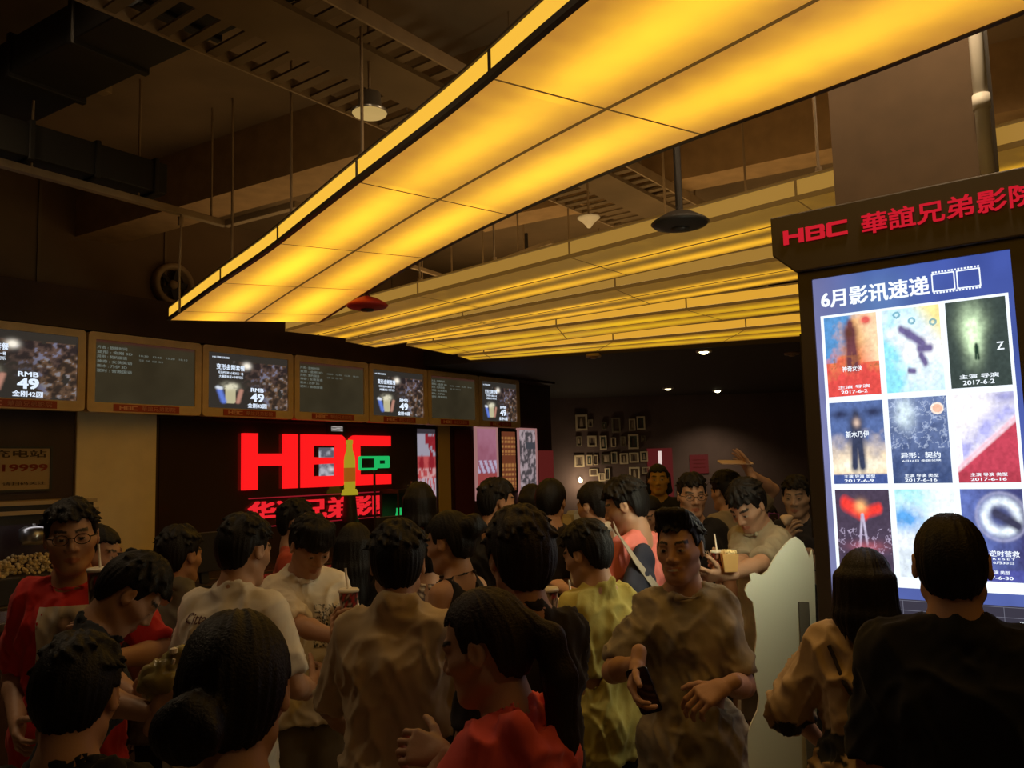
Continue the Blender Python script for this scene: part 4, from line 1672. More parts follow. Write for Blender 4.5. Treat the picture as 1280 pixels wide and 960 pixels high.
def shirt_text(info, name, body, x0, x1, z0, z1, front, col, d=0.005, shear=0.0):
    V, Q = info['bvh']
    s = info['s']
    bvh = BVHTree.FromPolygons([Vector(v) for v in V], [tuple(q_) for q_ in Q.tolist()])
    T_, F = boldgeo(body, 0.015)
    mn, mx = T_.min(0), T_.max(0)
    u_ = (T_[:, 0] - mn[0]) / (mx[0] - mn[0])
    w_ = (T_[:, 1] - mn[1]) / (mx[1] - mn[1])
    sg = 1 if front else -1
    P = []
    for a, b in zip(u_, w_):
        a = a + b * shear
        # read from outside: mirrored on the chest
        x = (x1 - (x1 - x0) * a if front else x0 + (x1 - x0) * a) * s
        z = (z0 + (z1 - z0) * b) * s
        hit = bvh.ray_cast(Vector((x, sg * 0.8, z)), Vector((0, -sg, 0)))
        P.append((x, (hit[0].y if hit[0] is not None else 0) + sg * d, z))
    me = rawmesh(name, P, F)
    m = mat('ink_%d_%d_%d' % tuple(int(c * 255) for c in col), col, 0.7)
    me.materials.append(m)
    return link(bpy.data.objects.new(name, me), info['root'])

# ------------------------------------------------------------------ lettering


def hbc(fr, mb, a0, a1, b0, b1, d0, d1):
    wd = a1 - a0
    h = b1 - b0

    def pc(l, r, lo, hi, x0, x1):
        fr.box(mb, a0 + wd * (x0 + (x1 - x0) * l), a0 + wd * (x0 + (x1 - x0) * r), b0 + h * lo, b0 + h * hi, d0, d1)

    def pr(pts, x0, x1):
        fr.prism(mb, [(a0 + wd * (x0 + (x1 - x0) * p), b0 + h * q) for p, q in pts], d0, d1)

    H = (0.0, 0.325)
    pc(0, 0.25, 0, 1, *H)
    pc(0.75, 1, 0, 1, *H)
    pc(0.25, 0.75, 0.42, 0.64, *H)
    B = (0.36, 0.655)
    pc(0, 0.24, 0, 1, *B)
    pr([(0.24, 0.79), (0.76, 0.79), (1, 0.86), (0.97, 0.95), (0.90, 1), (0.24, 1)], *B)
    pr([(0.24, 0), (0.90, 0), (0.97, 0.05), (1, 0.14), (0.76, 0.21), (0.24, 0.21)], *B)
    pr([(0.76, 0.21), (1, 0.14), (1, 0.44), (0.94, 0.5), (0.76, 0.45)], *B)
    pr([(0.76, 0.55), (0.94, 0.5), (1, 0.56), (1, 0.86), (0.76, 0.79)], *B)
    pr([(0.24, 0.43), (0.76, 0.45), (0.94, 0.5), (0.76, 0.55), (0.24, 0.57)], *B)
    Cc = (0.685, 1.0)
    pr([(0, 0.14), (0.24, 0.21), (0.24, 0.79), (0, 0.86)], *Cc)
    pr([(0.24, 0.79), (1, 0.79), (1, 1), (0.12, 1), (0.03, 0.95), (0, 0.86)], *Cc)
    pr([(0, 0.14), (0.03, 0.05), (0.12, 0), (1, 0), (1, 0.21), (0.24, 0.21)], *Cc)
    return mb


# ------------------------------------------------------------------ poster kiosk
KO = at_Y(1017, 345, 3.2)
KO = np.array([KO[0], KO[1], 0])
KF = Frame(KO, KU, UP, KN)
kroot = thing('poster_kiosk', 'tall black kiosk with a bright screen of nine film posters under red lettering', 'display screen', KF.p(0.33, 0, -0.08))
mb = MB()
KF.box(mb, -0.065, 0.725, 0.12, 2.6, -0.16, 0.0)
m_kiosk = mat('kiosk_black', (0.055, 0.045, 0.042), 0.5)
obj('housing', mb, m_kiosk, kroot, bevel=0.008)
mb = MB()
KF.box(mb, -0.15, 0.81, 0.0, 0.12, -0.2, 0.06)
obj('plinth', mb, m_dark, kroot, bevel=0.01)
mb = MB()
KF.prism(mb, [(-0.148, 2.822), (-0.148, 2.665), (-0.06, 2.585), (0.72, 2.585), (0.808, 2.665), (0.808, 2.822)][::-1], -0.17, 0.03)
obj('header', mb, m_kiosk, kroot, bevel=0.006)
mb = MB()
ringframe(KF, mb, -0.055, 0.715, 1.09, 2.60, 0.05, 0.0, 0.014, r=0.012)
obj('bezel', mb, m_kiosk, kroot)
# glowing strip added on the unseen left flank to brighten the standee
fl = Frame(KF.p(-0.066, 0, -0.08), KN, UP, -KU)
mb = MB()
ringframe(fl, mb, -0.05, 0.05, 1.55, 2.35, 0.012, 0.0, 0.012, r=0.004)
obj('side_fill_frame', mb, m_dark, kroot)
mb = MB()
fl.box(mb, -0.039, 0.039, 1.56, 2.34, 0.0, 0.006)
obj('side_fill', mb, mat('side_fill', emit=(1.0, 1.0, 0.72), estr=SIDE_FILL), kroot)
mb = hbc(KF, MB(), -0.098, 0.146, 2.700, 2.756, 0.03, 0.036)
obj('latin_letters', mb, m_redtext, kroot)
text('chinese_letters', '華誼兄弟影院', KF, 0.20, 0.765, 2.685, 2.762, 0.033, m_redtext, kroot, bold=0.016, thick=0.006)


def scr_fn(U, Wv):
    C = lerp((0.10, 0.14, 0.42), (0.06, 0.10, 0.40), Wv)
    g = np.exp(-((U - 0.35) / 0.2) ** 2 - ((Wv - 0.9) / 0.1) ** 2)
    C = C + g[:, None] * np.array([0.06, 0.12, 0.10]) + (np.clip(1 - U / 0.3, 0, 1) * 0.10)[:, None] * np.array([1.3, 1.0, 0.2])
    n = uvn(U, Wv, 6, 9, 3)
    return C * (1 + 0.3 * n)[:, None]


KZ0 = 1.14
paint('screen_background', KF, -0.005, 0.665, KZ0, 2.57, 0.004, 30, 60, scr_fn, m_scr, kroot)
m_boxwhite = mat('screen_white', emit=(0.86, 0.93, 1.0), estr=1.15 * SCREEN_GAIN)
mb = MB()
KF.box(mb, 0.018, 0.648, 1.385, 2.402, 0.005, 0.007)
obj('poster_border', mb, m_boxwhite, kroot)
text('headline', '6月影讯速递', KF, 0.026, 0.405, 2.432, 2.500, 0.008, m_boxwhite, kroot, bold=0.03)
mb = MB()
for (a0_, a1_) in ((0.415, 0.49), (0.495, 0.57)):
    ringframe(KF, mb, a0_, a1_, 2.437, 2.503, 0.004, 0.007, 0.009, r=0.002)
for k in range(15):
    a = 0.418 + k * 0.0103
    for b in (2.430, 2.505):
        KF.box(mb, a, a + 0.006, b, b + 0.006, 0.007, 0.009)
obj('film_strip_icon', mb, m_boxwhite, kroot)

G_ = lambda U, V, cx, cy, sx, sy: np.exp(-((U - cx) / sx) ** 2 - ((V - cy) / sy) ** 2)


def blend(C, m, col):
    m = np.clip(m, 0, 1)[:, None]
    return C * (1 - m) + np.array(col) * m


def seg_(U, V, p, q, wd):
    px_, py_ = U - p[0], V - p[1]
    dx, dy = q[0] - p[0], q[1] - p[1]
    t = np.clip((px_ * dx + py_ * dy) / (dx * dx + dy * dy), 0, 1)
    return np.clip(1.5 - np.hypot(px_ - dx * t, (py_ - dy * t)) / wd, 0, 1)


def figure_(U, V, cx, base, h, wide=0.10):
    m = seg_(U, V, (cx, base + h * 0.45), (cx, base + h * 0.78), wide)
    m = np.maximum(m, seg_(U, V, (cx - wide * 0.5, base), (cx - wide * 0.3, base + h * 0.5), wide * 0.55))
    m = np.maximum(m, seg_(U, V, (cx + wide * 0.5, base), (cx + wide * 0.3, base + h * 0.5), wide * 0.55))
    m = np.maximum(m, seg_(U, V, (cx, base + h * 0.92), (cx, base + h * 0.95), wide * 0.55))
    return m


def pf1(U, V):
    n = uvn(U, V, 7, 9, 1)
    C = lerp((0.75, 0.08, 0.07), (0.85, 0.40, 0.12), (V - 0.25 + 0.25 * n) * 2)
    C = blend(C, np.clip((0.45 - U) * 3 + (V - 0.62) * 2 + n, 0, 1) * (V > 0.42), (0.10, 0.30, 0.62))
    C = blend(C, np.clip((U - 0.62) * 3 + (V - 0.55), 0, 1) * (V > 0.4), (1.0, 0.72, 0.45))
    C = blend(C, figure_(U, V, 0.50, 0.36, 0.55, 0.12), (0.16, 0.05, 0.06))
    C = blend(C, G_(U, V, 0.47, 0.78, 0.09, 0.08), (0.12, 0.04, 0.03))
    C = blend(C, G_(U, V, 0.80, 0.92, 0.09, 0.05) * 1.5, (0.75, 0.12, 0.10))
    return blend(C, (n > 0.2) * (V > 0.35) * (V < 0.5) * 0.6, (0.35, 0.12, 0.05))


def pf2(U, V):
    n = uvn(U, V, 5, 7, 2)
    C = lerp((0.95, 0.97, 1.0), (0.55, 0.85, 1.0), np.abs(V - 0.5) * 1.6 + 0.4 * n)
    C = blend(C, np.clip((U - 0.7) * 3 + (V - 0.75) * 3, 0, 1), (1.0, 0.85, 0.35))
    C = blend(C, np.clip((0.4 - U) * 2.2 + (0.45 - V) * 1.5 + n, 0, 0.9), (0.25, 0.78, 0.95))
    for p, q_, w_ in (((0.32, 0.75), (0.45, 0.69), 0.05), ((0.45, 0.69), (0.68, 0.56), 0.06), ((0.62, 0.5), (0.8, 0.5), 0.05), ((0.64, 0.42), (0.7, 0.33), 0.05), ((0.42, 0.25), (0.5, 0.24), 0.035)):
        C = blend(C, seg_(U, V, p, q_, w_), (0.16, 0.13, 0.30))
    for c_ in ((0.52, 0.84), (0.26, 0.93), (0.88, 0.8)):
        C = blend(C, (np.abs(np.hypot(U - c_[0], (V - c_[1]) * 1.6) - 0.05) < 0.018) * 0.8, (0.1, 0.35, 0.45))
    return C


def pf3(U, V):
    n = uvn(U, V, 9, 12, 3)
    C = np.tile(np.array([0.045, 0.065, 0.06]), (len(U), 1))
    g = np.exp(-(((U - 0.42) / (0.20 - 0.06 / (1 + np.exp((V - 0.6) * 18)))) ** 2) - ((V - 0.62) / 0.26) ** 2) * (1 + 0.6 * n)
    C = C + g[:, None] * np.array([0.95, 1.25, 0.75])
    return blend(C, figure_(U, V, 0.47, 0.33, 0.16, 0.04), (0.02, 0.05, 0.03))


def pf4(U, V):
    n = uvn(U, V, 6, 9, 4)
    C = lerp((0.95, 0.75, 0.5), (0.10, 0.16, 0.38), (V - 0.25 + 0.15 * n) * 2.6)
    C = blend(C, np.clip(G_(U, V, 0.2, 0.85, 0.18, 0.06) + G_(U, V, 0.82, 0.86, 0.18, 0.06), 0, 1), (0.03, 0.04, 0.10))
    C = blend(C, G_(U, V, 0.5, 0.22, 0.5, 0.08), (1.1, 1.0, 0.8))
    C = blend(C, figure_(U, V, 0.49, 0.22, 0.64, 0.14), (0.04, 0.05, 0.10))
    C = blend(C, G_(U, V, 0.5, 0.74, 0.06, 0.05), (0.7, 0.5, 0.4))
    C = blend(C, np.clip((0.13 - V) * 40, 0, 1), (0.06, 0.10, 0.30))
    return C


def pf5(U, V):
    n = uvn(U, V, 9, 12, 5)
    C = lerp((0.05, 0.08, 0.20), (0.16, 0.22, 0.42), V + 0.6 * n)
    C = blend(C, G_(U, V, 0.27, 0.82, 0.16, 0.16) * (1 + n), (0.75, 0.9, 0.95))
    C = blend(C, np.clip(np.abs(uvn(U, V, 12, 16, 55)) < 0.06, 0, 1) * (V > 0.4) * 0.5, (0.6, 0.7, 0.9))
    C = blend(C, (np.hypot(U - 0.84, (V - 0.86) * 1.6) < 0.11) * 1.0, (1.0, 0.85, 0.75))
    return blend(C, (np.hypot(U - 0.84, (V - 0.86) * 1.6) < 0.08) * 1.0, (0.95, 0.55, 0.4))


def pf6(U, V):
    n = uvn(U, V, 6, 8, 6)
    C = np.tile(np.array([1.0, 0.96, 1.0]), (len(U), 1))
    d = V - (0.10 + 0.55 * U)
    C = blend(C, np.clip(1 - np.abs(d - 0.22) / 0.22, 0, 1) * (U > 0.1) * (1 + n), (0.45, 0.45, 0.85))
    C = blend(C, np.clip(1 - d / 0.05, 0, 1), (0.55, 0.06, 0.10))
    C = blend(C, np.exp(-((d - 0.06) / 0.03) ** 2), (1.0, 0.6, 0.7))
    C = blend(C, G_(U, V, 0.85, 0.95, 0.25, 0.08), (0.35, 0.35, 0.65))
    return blend(C, np.clip((0.13 - V) * 40, 0, 1), (0.45, 0.05, 0.08))


def pf7(U, V):
    n = uvn(U, V, 10, 14, 7)
    C = np.tile(np.array([0.07, 0.05, 0.085]), (len(U), 1))
    C = blend(C, np.clip(seg_(U, V, (0.18, 0.84), (0.5, 0.72), 0.08) + seg_(U, V, (0.5, 0.72), (0.8, 0.78), 0.06), 0, 1), (0.9, 0.05, 0.04))
    C = blend(C, G_(U, V, 0.47, 0.80, 0.10, 0.07), (1.1, 0.55, 0.2))
    C = blend(C, np.clip(seg_(U, V, (0.48, 0.7), (0.42, 0.35), 0.02) + seg_(U, V, (0.5, 0.7), (0.55, 0.35), 0.02), 0, 1), (0.5, 0.45, 0.6))
    C = blend(C, (np.abs(n) < 0.06) * (V < 0.55) * (V > 0.25) * 0.7, (0.5, 0.42, 0.6))
    return blend(C, G_(U, V, 0.55, 0.33, 0.3, 0.06) * 0.7, (0.5, 0.12, 0.15))


def pf8(U, V):
    n = uvn(U, V, 6, 8, 8)
    C = lerp((0.9, 0.95, 1.0), (0.35, 0.85, 0.9), (V - 0.6 + 0.3 * n) * 2)
    C = blend(C, G_(U, V, 0.2, 0.66, 0.25, 0.14) * (1.3 + n), (0.12, 0.40, 0.85))
    C = blend(C, np.clip((U - 0.45) * 3, 0, 1) * 0.9, (0.95, 1.0, 1.0))
    return blend(C, np.clip((0.38 - V) * 8, 0, 0.7), (0.65, 0.75, 0.85))


def pf9(U, V):
    n = uvn(U, V, 8, 10, 9)
    C = lerp((0.05, 0.05, 0.16), (0.14, 0.20, 0.55), (1 - U) * 0.9 + 0.3 * n)
    rr_ = np.hypot(U - 0.64, (V - 0.70) * 1.55)
    C = blend(C, np.exp(-((rr_ - 0.26) / 0.08) ** 2) * (1 + 0.5 * n), (0.9, 1.0, 1.1))
    C = blend(C, np.exp(-((rr_ - 0.40) / 0.03) ** 2) * 0.5, (0.5, 0.5, 0.7))
    C = blend(C, seg_(U, V, (0.55, 0.74), (0.9, 0.6), 0.06), (0.05, 0.05, 0.10))
    return blend(C, np.clip((0.14 - V) * 40, 0, 1), (0.08, 0.09, 0.35))


cols = ((0.030, 0.220), (0.240, 0.432), (0.452, 0.638))
rows = ((2.086, 2.392), (1.757, 2.064), (1.424, 1.735))
pfs = ((pf1, pf2, pf3), (pf4, pf5, pf6), (pf7, pf8, pf9))
ptext = {(0, 0): [('神奇女侠', 0.3, 0.68, 0.30, 0.37), ('2017-6-2', 0.25, 0.75, 0.03, 0.07), ('主演 导演', 0.2, 0.8, 0.09, 0.13)],
         (0, 2): [('Z', 0.80, 0.92, 0.40, 0.49), ('2017-6-2', 0.2, 0.72, 0.03, 0.08), ('主演 导演', 0.15, 0.8, 0.10, 0.15)],
         (1, 0): [('新木乃伊', 0.28, 0.72, 0.56, 0.64), ('2017-6-9', 0.2, 0.75, 0.02, 0.055), ('主演 导演 类型', 0.2, 0.78, 0.07, 0.11)],
         (1, 1): [('异形：契约', 0.16, 0.84, 0.29, 0.36), ('6月16日 全国公映', 0.18, 0.84, 0.25, 0.275), ('2017-6-16', 0.2, 0.75, 0.02, 0.055), ('主演 导演 类型', 0.2, 0.78, 0.07, 0.11)],
         (1, 2): [('2017-6-16', 0.2, 0.78, 0.02, 0.055), ('主演 导演 类型', 0.2, 0.8, 0.07, 0.11)],
         (2, 2): [('逆时营救', 0.40, 0.88, 0.27, 0.335), ('R E S E T', 0.45, 0.8, 0.235, 0.255), ('6月30日', 0.45, 0.78, 0.19, 0.22), ('2017-6-30', 0.2, 0.75, 0.025, 0.06), ('主演 导演 类型', 0.2, 0.7, 0.08, 0.12)]}
plab = [['red and blue film poster with a standing figure, top left on the screen', 'pale blue film poster with tumbling limbs, top centre on the screen', 'dark film poster with a green white glow, top right on the screen'],
        ['blue film poster with two eyes above a dark figure, middle left', 'dark blue film poster with an orange badge, centre of the screen', 'white film poster with a red diagonal shape, middle right'],
        ['dark film poster with a red flower shape, bottom left', 'pale blue film poster behind the man in black, bottom centre', 'blue film poster with a glowing swirl, bottom right']]
for i in range(3):
    for j in range(3):
        a0_, a1_ = cols[j]
        b0_, b1_ = rows[i]
        p = paint('film_poster', KF, a0_, a1_, b0_, b1_, 0.009, 84, 126, (lambda f: (lambda U, V: f(U, V) * (1.12 + 0.30 * uvn(U, V, 22, 32, 77, 3))[:, None]))(pfs[i][j]), m_scr, kroot)
        p['label'] = plab[i][j]
        for (body, x0, x1, y0, y1) in ptext.get((i, j), []):
            V_, F_ = boldgeo(body, 0.02)
            mn, mx = V_.min(0), V_.max(0)
            mbt = MB()
            for v_ in V_:
                a = a0_ + (a1_ - a0_) * (x0 + (x1 - x0) * (v_[0] - mn[0]) / (mx[0] - mn[0]))
                b = b0_ + (b1_ - b0_) * (y0 + (y1 - y0) * (v_[1] - mn[1]) / (mx[1] - mn[1]))
                mbt.V.append(tuple(KF.p(a, b, 0.011)))
            mbt.F = F_
            mbt.C = [(1, 1, 1)] * len(V_)
            obj('poster_lettering', mbt, m_boxwhite, p, fixn=False)
# timetable at the foot of the screen
mb = MB()
KF.box(mb, 0.0, 0.66, KZ0 + 0.02, 1.345, 0.005, 0.007)
obj('timetable', mb, mat('table_dark', emit=(0.055, 0.05, 0.075), estr=0.8), kroot)
mb = MB()
for k in range(6):
    KF.box(mb, 0.0, 0.66, 1.17 + k * 0.034, 1.1715 + k * 0.034, 0.007, 0.009)
for a in (0.07, 0.24, 0.49, 0.555):
    KF.box(mb, a, a + 0.0015, 1.17, 1.34, 0.007, 0.009)
obj('timetable_rules', mb, mat('table_rule', emit=(0.2, 0.2, 0.26), estr=0.8), kroot)
for k in range(4):
    text('timetable_entry', '影片', KF, 0.515, 0.545, 1.18 + k * 0.034, 1.196 + k * 0.034, 0.010, m_boxwhite, kroot)
    text('timetable_entry', '时间表', KF, 0.60, 0.655, 1.18 + k * 0.034, 1.196 + k * 0.034, 0.010, m_boxwhite, kroot)

# ------------------------------------------------------------------ menu monitors over the service counter


def ad_fn(full=True):
    def fn(U, V):
        n = uvn(U, V, 12, 8, 11, 5)
        n2 = uvn(U, V, 26, 18, 12, 4)
        C = np.tile(np.array([0.030, 0.026, 0.022]), (len(U), 1))
        reg = np.clip((U - 0.42 + 0.35 * (V - 0.4)) * 5, 0, 1) * (V < 0.88) * (1 - G_(U, V, 0.58, 0.25, 0.10, 0.28) * 1.2)
        reg = np.clip(reg, 0, 1) * (n + 0.25 > 0)
        col = lerp((0.03, 0.02, 0.016), (0.17, 0.095, 0.055), n2 * 2 + 0.35)
        col = np.where((n2 > 0.30)[:, None], np.array([0.22, 0.20, 0.21]), col)
        col = np.where((uvn(U, V, 5, 4, 15) > 0.12)[:, None], col * np.array([0.75, 0.8, 1.1]), col)
        C = C * (1 - reg[:, None]) + col * reg[:, None]
        C = blend(C, G_(U, V, 0.47, 0.80, 0.045, 0.055) * 1.3, (1.0, 0.92, 0.78))
        # bucket of popcorn with two cups
        b = (np.abs(U - 0.27) < 0.055 + 0.05 * (V - 0.10)) * (V > 0.10) * (V < 0.36)
        C = blend(C, b * 1.0, (0.50, 0.46, 0.28))
        C = blend(C, G_(U, V, 0.27, 0.40, 0.075, 0.06) * 1.6 * (n2 + 0.8), (0.72, 0.68, 0.50))
        C = blend(C, seg_(U, V, (0.14, 0.32), (0.19, 0.12), 0.032), (0.12, 0.20, 0.65))
        C = blend(C, seg_(U, V, (0.12, 0.37), (0.15, 0.36), 0.028), (0.7, 0.75, 0.85))
        C = blend(C, seg_(U, V, (0.40, 0.34), (0.36, 0.12), 0.026), (0.45, 0.22, 0.16))
        return C
    return fn


def board_fn(U, V):
    n = uvn(U, V, 4, 3, 21)
    C = np.tile(np.array([0.030, 0.024, 0.013]), (len(U), 1)) * (1 + 0.4 * n)[:, None]
    return blend(C, (V > 0.94) * 0.8, (0.055, 0.012, 0.010))


MZ0, MZ1 = 2.405, 3.075
edges = [(-1.10, -0.045), (-0.025, 1.020), (1.035, 2.075), (2.095, 3.125), (3.140, 4.110), (4.125, 5.110), (5.125, 6.03)]
ordn = ['leftmost', 'second', 'third', 'fourth', 'fifth', 'sixth', 'rightmost']
for i, (a0_, a1_) in enumerate(edges):
    ad = i % 2 == 0
    lab = ('menu monitor showing the popcorn price picture, %s of the row' if ad else 'dark menu monitor listing film times in small text, %s of the row') % ordn[i]
    r = thing('menu_monitor', lab, 'monitor', W((a0_ + a1_) / 2, 0.06, MZ0), 'menu monitors over the service counter')
    mb = MB()
    ringframe(SV, mb, a0_, a1_, MZ0, MZ1, 0.062, -0.06, 0.02, r=0.035, bot=0.082)
    obj('bezel', mb, m_brass, r)
    mb = MB()
    SV.box(mb, a0_ + 0.05, a1_ - 0.05, MZ0 + 0.07, MZ1 - 0.05, -0.075, 0.0)
    obj('back_shell', mb, m_black, r)
    x0, x1, z0, z1 = a0_ + 0.062, a1_ - 0.062, MZ0 + 0.082, MZ1 - 0.062
    paint('screen', SV, x0, x1, z0, z1, 0.003, 90 if ad else 24, 60 if ad else 16, ad_fn() if ad else board_fn, m_scr, r)
    L_ = x1 - x0
    H_ = z1 - z0
    sx = lambda f: x0 + L_ * f
    sz = lambda f: z0 + H_ * f
    if ad:
        text('price_lettering', 'RMB', SV, sx(0.52), sx(0.68), sz(0.33), sz(0.40), 0.006, m_wtext, r, bold=0.03)
        text('price_lettering', '49', SV, sx(0.52), sx(0.68), sz(0.15), sz(0.30), 0.006, m_wtext, r, bold=0.04)
        text('price_lettering', '金刚42圆', SV, sx(0.48), sx(0.72), sz(0.03), sz(0.115), 0.006, m_wtext, r, bold=0.025)
        text('offer_lettering', '变形金刚套餐', SV, sx(0.10), sx(0.44), sz(0.70), sz(0.80), 0.006, m_wtext, r, bold=0.025)
        text('offer_lettering', '可乐杯双杯+小爆米花一桶', SV, sx(0.12), sx(0.42), sz(0.62), sz(0.67), 0.006, m_wtext, r, bold=0.02)
        text('offer_lettering', '大桶爆米花+中杯可乐', SV, sx(0.13), sx(0.42), sz(0.55), sz(0.60), 0.006, m_wtext, r, bold=0.02)
        text('offer_lettering', 'HBC 華誼兄弟影院', SV, sx(0.05), sx(0.25), sz(0.90), sz(0.935), 0.006, m_wtext, r, bold=0.02)
    else:
        for k, s_ in enumerate(('片名 : 放映时间', '变形 : 金刚 3D', '异形 : 契约国语', '神奇 : 女侠英语', '新木 : 乃伊 3D', '逆时 : 营救国语')):
            text('timetable_line', s_, SV, sx(0.02), sx(0.30 + 0.05 * (k % 2)), sz(0.86 - 0.075 * k), sz(0.91 - 0.075 * k), 0.006, m_dimtext, r, bold=0.02)
        for k in (1, 2):
            text('timetable_line', '10:30   12:45   15:20   18:10', SV, sx(0.42), sx(0.92 if k == 1 else 0.66), sz(0.86 - 0.075 * k), sz(0.89 - 0.075 * k), 0.006, m_dimtext, r, bold=0.01)
    mb = MB()
    SV.box(mb, a0_ + 0.22, a1_ - 0.22, MZ0 + 0.012, MZ0 + 0.072, 0.02, 0.024)
    obj('logo_strip', mb, mat('strip_red', (0.38, 0.05, 0.03), 0.5), r)
    mb = hbc(SV, MB(), a0_ + 0.27, a0_ + 0.43, MZ0 + 0.024, MZ0 + 0.060, 0.024, 0.027)
    obj('logo_letters', mb, mat('strip_letter', (0.75, 0.40, 0.28), 0.5), r)
    text('logo_letters', '華誼兄弟影院', SV, a0_ + 0.47, a1_ - 0.26, MZ0 + 0.022, MZ0 + 0.062, 0.026, mat('strip_letter'), r)
    for a in (a0_ + 0.2, a1_ - 0.2):
        mb = MB()
        svbox(mb, a - 0.03, a + 0.03, 0.06, 0.16, MZ1 - 0.35, MZ1 + 0.03)
        obj('mount_arm', mb, m_dark, r)
mb = MB()
svbox(mb, -1.3, 6.2, 0.14, 0.30, 3.02, 3.10)
svbox(mb, -1.3, 6.2, 0.16, 0.30, 2.45, 2.52)
obj_ = struct('trim_6', mb, m_dark)

# ------------------------------------------------------------------ red sign on dark glass
mb = MB()
svbox(mb, 0.80, 4.60, 0.285, 0.299, 0.9, 2.40)
struct('window_1', mb, m_glass)
r = thing('neon_sign', 'large glowing red three letter sign over Chinese characters on dark glass', 'sign', W(2.78, 0.27, 1.34))
for k, (a, b) in enumerate(((0.0, 0.325), (0.36, 0.655), (0.685, 1.0))):
    pass
mb = hbc(SV, MB(), 1.67, 3.73, 1.70, 2.27, -0.285, -0.235)
obj('large_letters', mb, m_neon, r)
mb = MB()
SV.box(mb, 1.76, 3.84, 1.608, 1.620, -0.285, -0.27)
SV.box(mb, 1.76, 3.84, 1.318, 1.328, -0.285, -0.27)
obj('rule_line', mb, mat('neon_dull', emit=(0.30, 0.01, 0.02), estr=0.8), r)
text('chinese_letters', '华谊兄弟影院', SV, 1.75, 3.76, 1.36, 1.58, -0.27, m_neon2, r, bold=0.03, thick=0.02)

# tall yellow bottle display between the letters
c = W(3.00, 0.16, 0)
r = thing('bottle_display', 'tall yellow promotional bottle with red label in front of the glowing letters', 'display', c + UP * 0.95)
mb = MB()
mb.lathe([(0.0, 1.30), (0.085, 1.30), (0.085, 1.36), (0.065, 1.58), (0.065, 1.66)], c, 24)
mb.lathe([(0.13, 0.95), (0.13, 1.0), (0.03, 1.02), (0.03, 1.31)], c, 20)
obj('stand', mb, m_dark, r, smooth=False)
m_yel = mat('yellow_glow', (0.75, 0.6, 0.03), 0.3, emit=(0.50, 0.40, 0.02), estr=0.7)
mb = MB()
mb.lathe([(0.056, 1.66), (0.062, 1.68), (0.062, 1.98), (0.056, 2.03), (0.034, 2.10), (0.031, 2.17)], c, 28)
obj('bottle_body', mb, m_yel, r, smooth=True)
mb = MB()
mb.lathe([(0.034, 2.165), (0.038, 2.17), (0.038, 2.21), (0.0, 2.215)], c, 24)
obj('cap', mb, m_yel, r)
mb = MB()
mb.lathe([(0.063, 1.75), (0.064, 1.752), (0.064, 1.90), (0.063, 1.902)], c, 28)
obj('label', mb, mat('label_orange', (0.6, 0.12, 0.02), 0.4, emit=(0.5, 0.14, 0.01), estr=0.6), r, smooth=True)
mb = MB()
mb.lathe([(0.092, 1.60), (0.095, 1.61), (0.078, 1.66), (0.070, 1.665)], c, 24)
obj('band', mb, m_yel, r, smooth=True)
# green lit camera shaped sign
r = thing('green_light_sign', 'green glowing outline sign beside the letter C', 'sign', W(3.40, 0.16, 0.95))
mb = MB()
f2 = Frame(W(-0.42, 0.14, 0), AU, UP, -AV)
ringframe(f2, mb, 3.56, 3.83, 1.87, 2.03, 0.026, -0.03, 0.0, r=0.02)
ringframe(f2, mb, 3.81, 4.02, 1.89, 2.03, 0.05, -0.03, 0.01, r=0.02)
obj('tubes', mb, m_green, r)
mb = MB()
f2.box(mb, 3.60, 3.80, 1.90, 2.0, -0.025, -0.02)
f2.box(mb, 3.86, 3.97, 1.93, 1.99, -0.025, -0.02)
obj('face', mb, m_dark, r)
mb = MB()
mb.tube([f2.p(3.80, 1.88, -0.02), f2.p(3.80, 0.95, -0.02)], 0.014, 8)
mb.lathe([(0.12, 0.95), (0.12, 0.975), (0.02, 0.98)], f2.p(3.80, 0, -0.02), 20)
obj('post', mb, m_dark, r)
# drink cooler glowing green
r = thing('drink_cooler', 'countertop cooler with green glowing bottles below the sign', 'cooler', W(3.63, -0.02, 0.95))
mb = MB()
svbox(mb, 3.44, 3.82, -0.16, 0.14, 0.95, 1.12)
svbox(mb, 3.44, 3.82, 0.10, 0.14, 1.12, 1.62)
svbox(mb, 3.44, 3.82, -0.16, 0.14, 1.60, 1.64)
for a in (3.45, 3.81):
    svbox(mb, a - 0.008, a + 0.008, -0.158, -0.142, 1.12, 1.60)
obj('case', mb, m_dark, r)
for k in range(5):
    c = W(3.52 + 0.055 * k, -0.06, 0)
    mb = MB()
    mb.lathe([(0.022, 1.125), (0.026, 1.14), (0.026, 1.33), (0.011, 1.39), (0.011, 1.43), (0.0, 1.431)], c, 14)
    tag(obj('drink_bottle', mb, m_green, smooth=True), 'green glowing bottle in the countertop cooler, %s from left' % ('first', 'second', 'third', 'fourth', 'fifth')[k], 'bottle', 'bottles in the green cooler')


def fn_grey(U, V):
    n = uvn(U, V, 5, 5, 31)
    C = lerp((0.10, 0.10, 0.13), (0.42, 0.42, 0.48), n * 2 + 0.5)
    C = blend(C, (np.abs(V - 0.55) < 0.12) * (U > 0.2) * 0.8, (0.8, 0.06, 0.08))
    return blend(C, G_(U, V, 0.5, 0.25, 0.12, 0.08), (0.65, 0.63, 0.65))


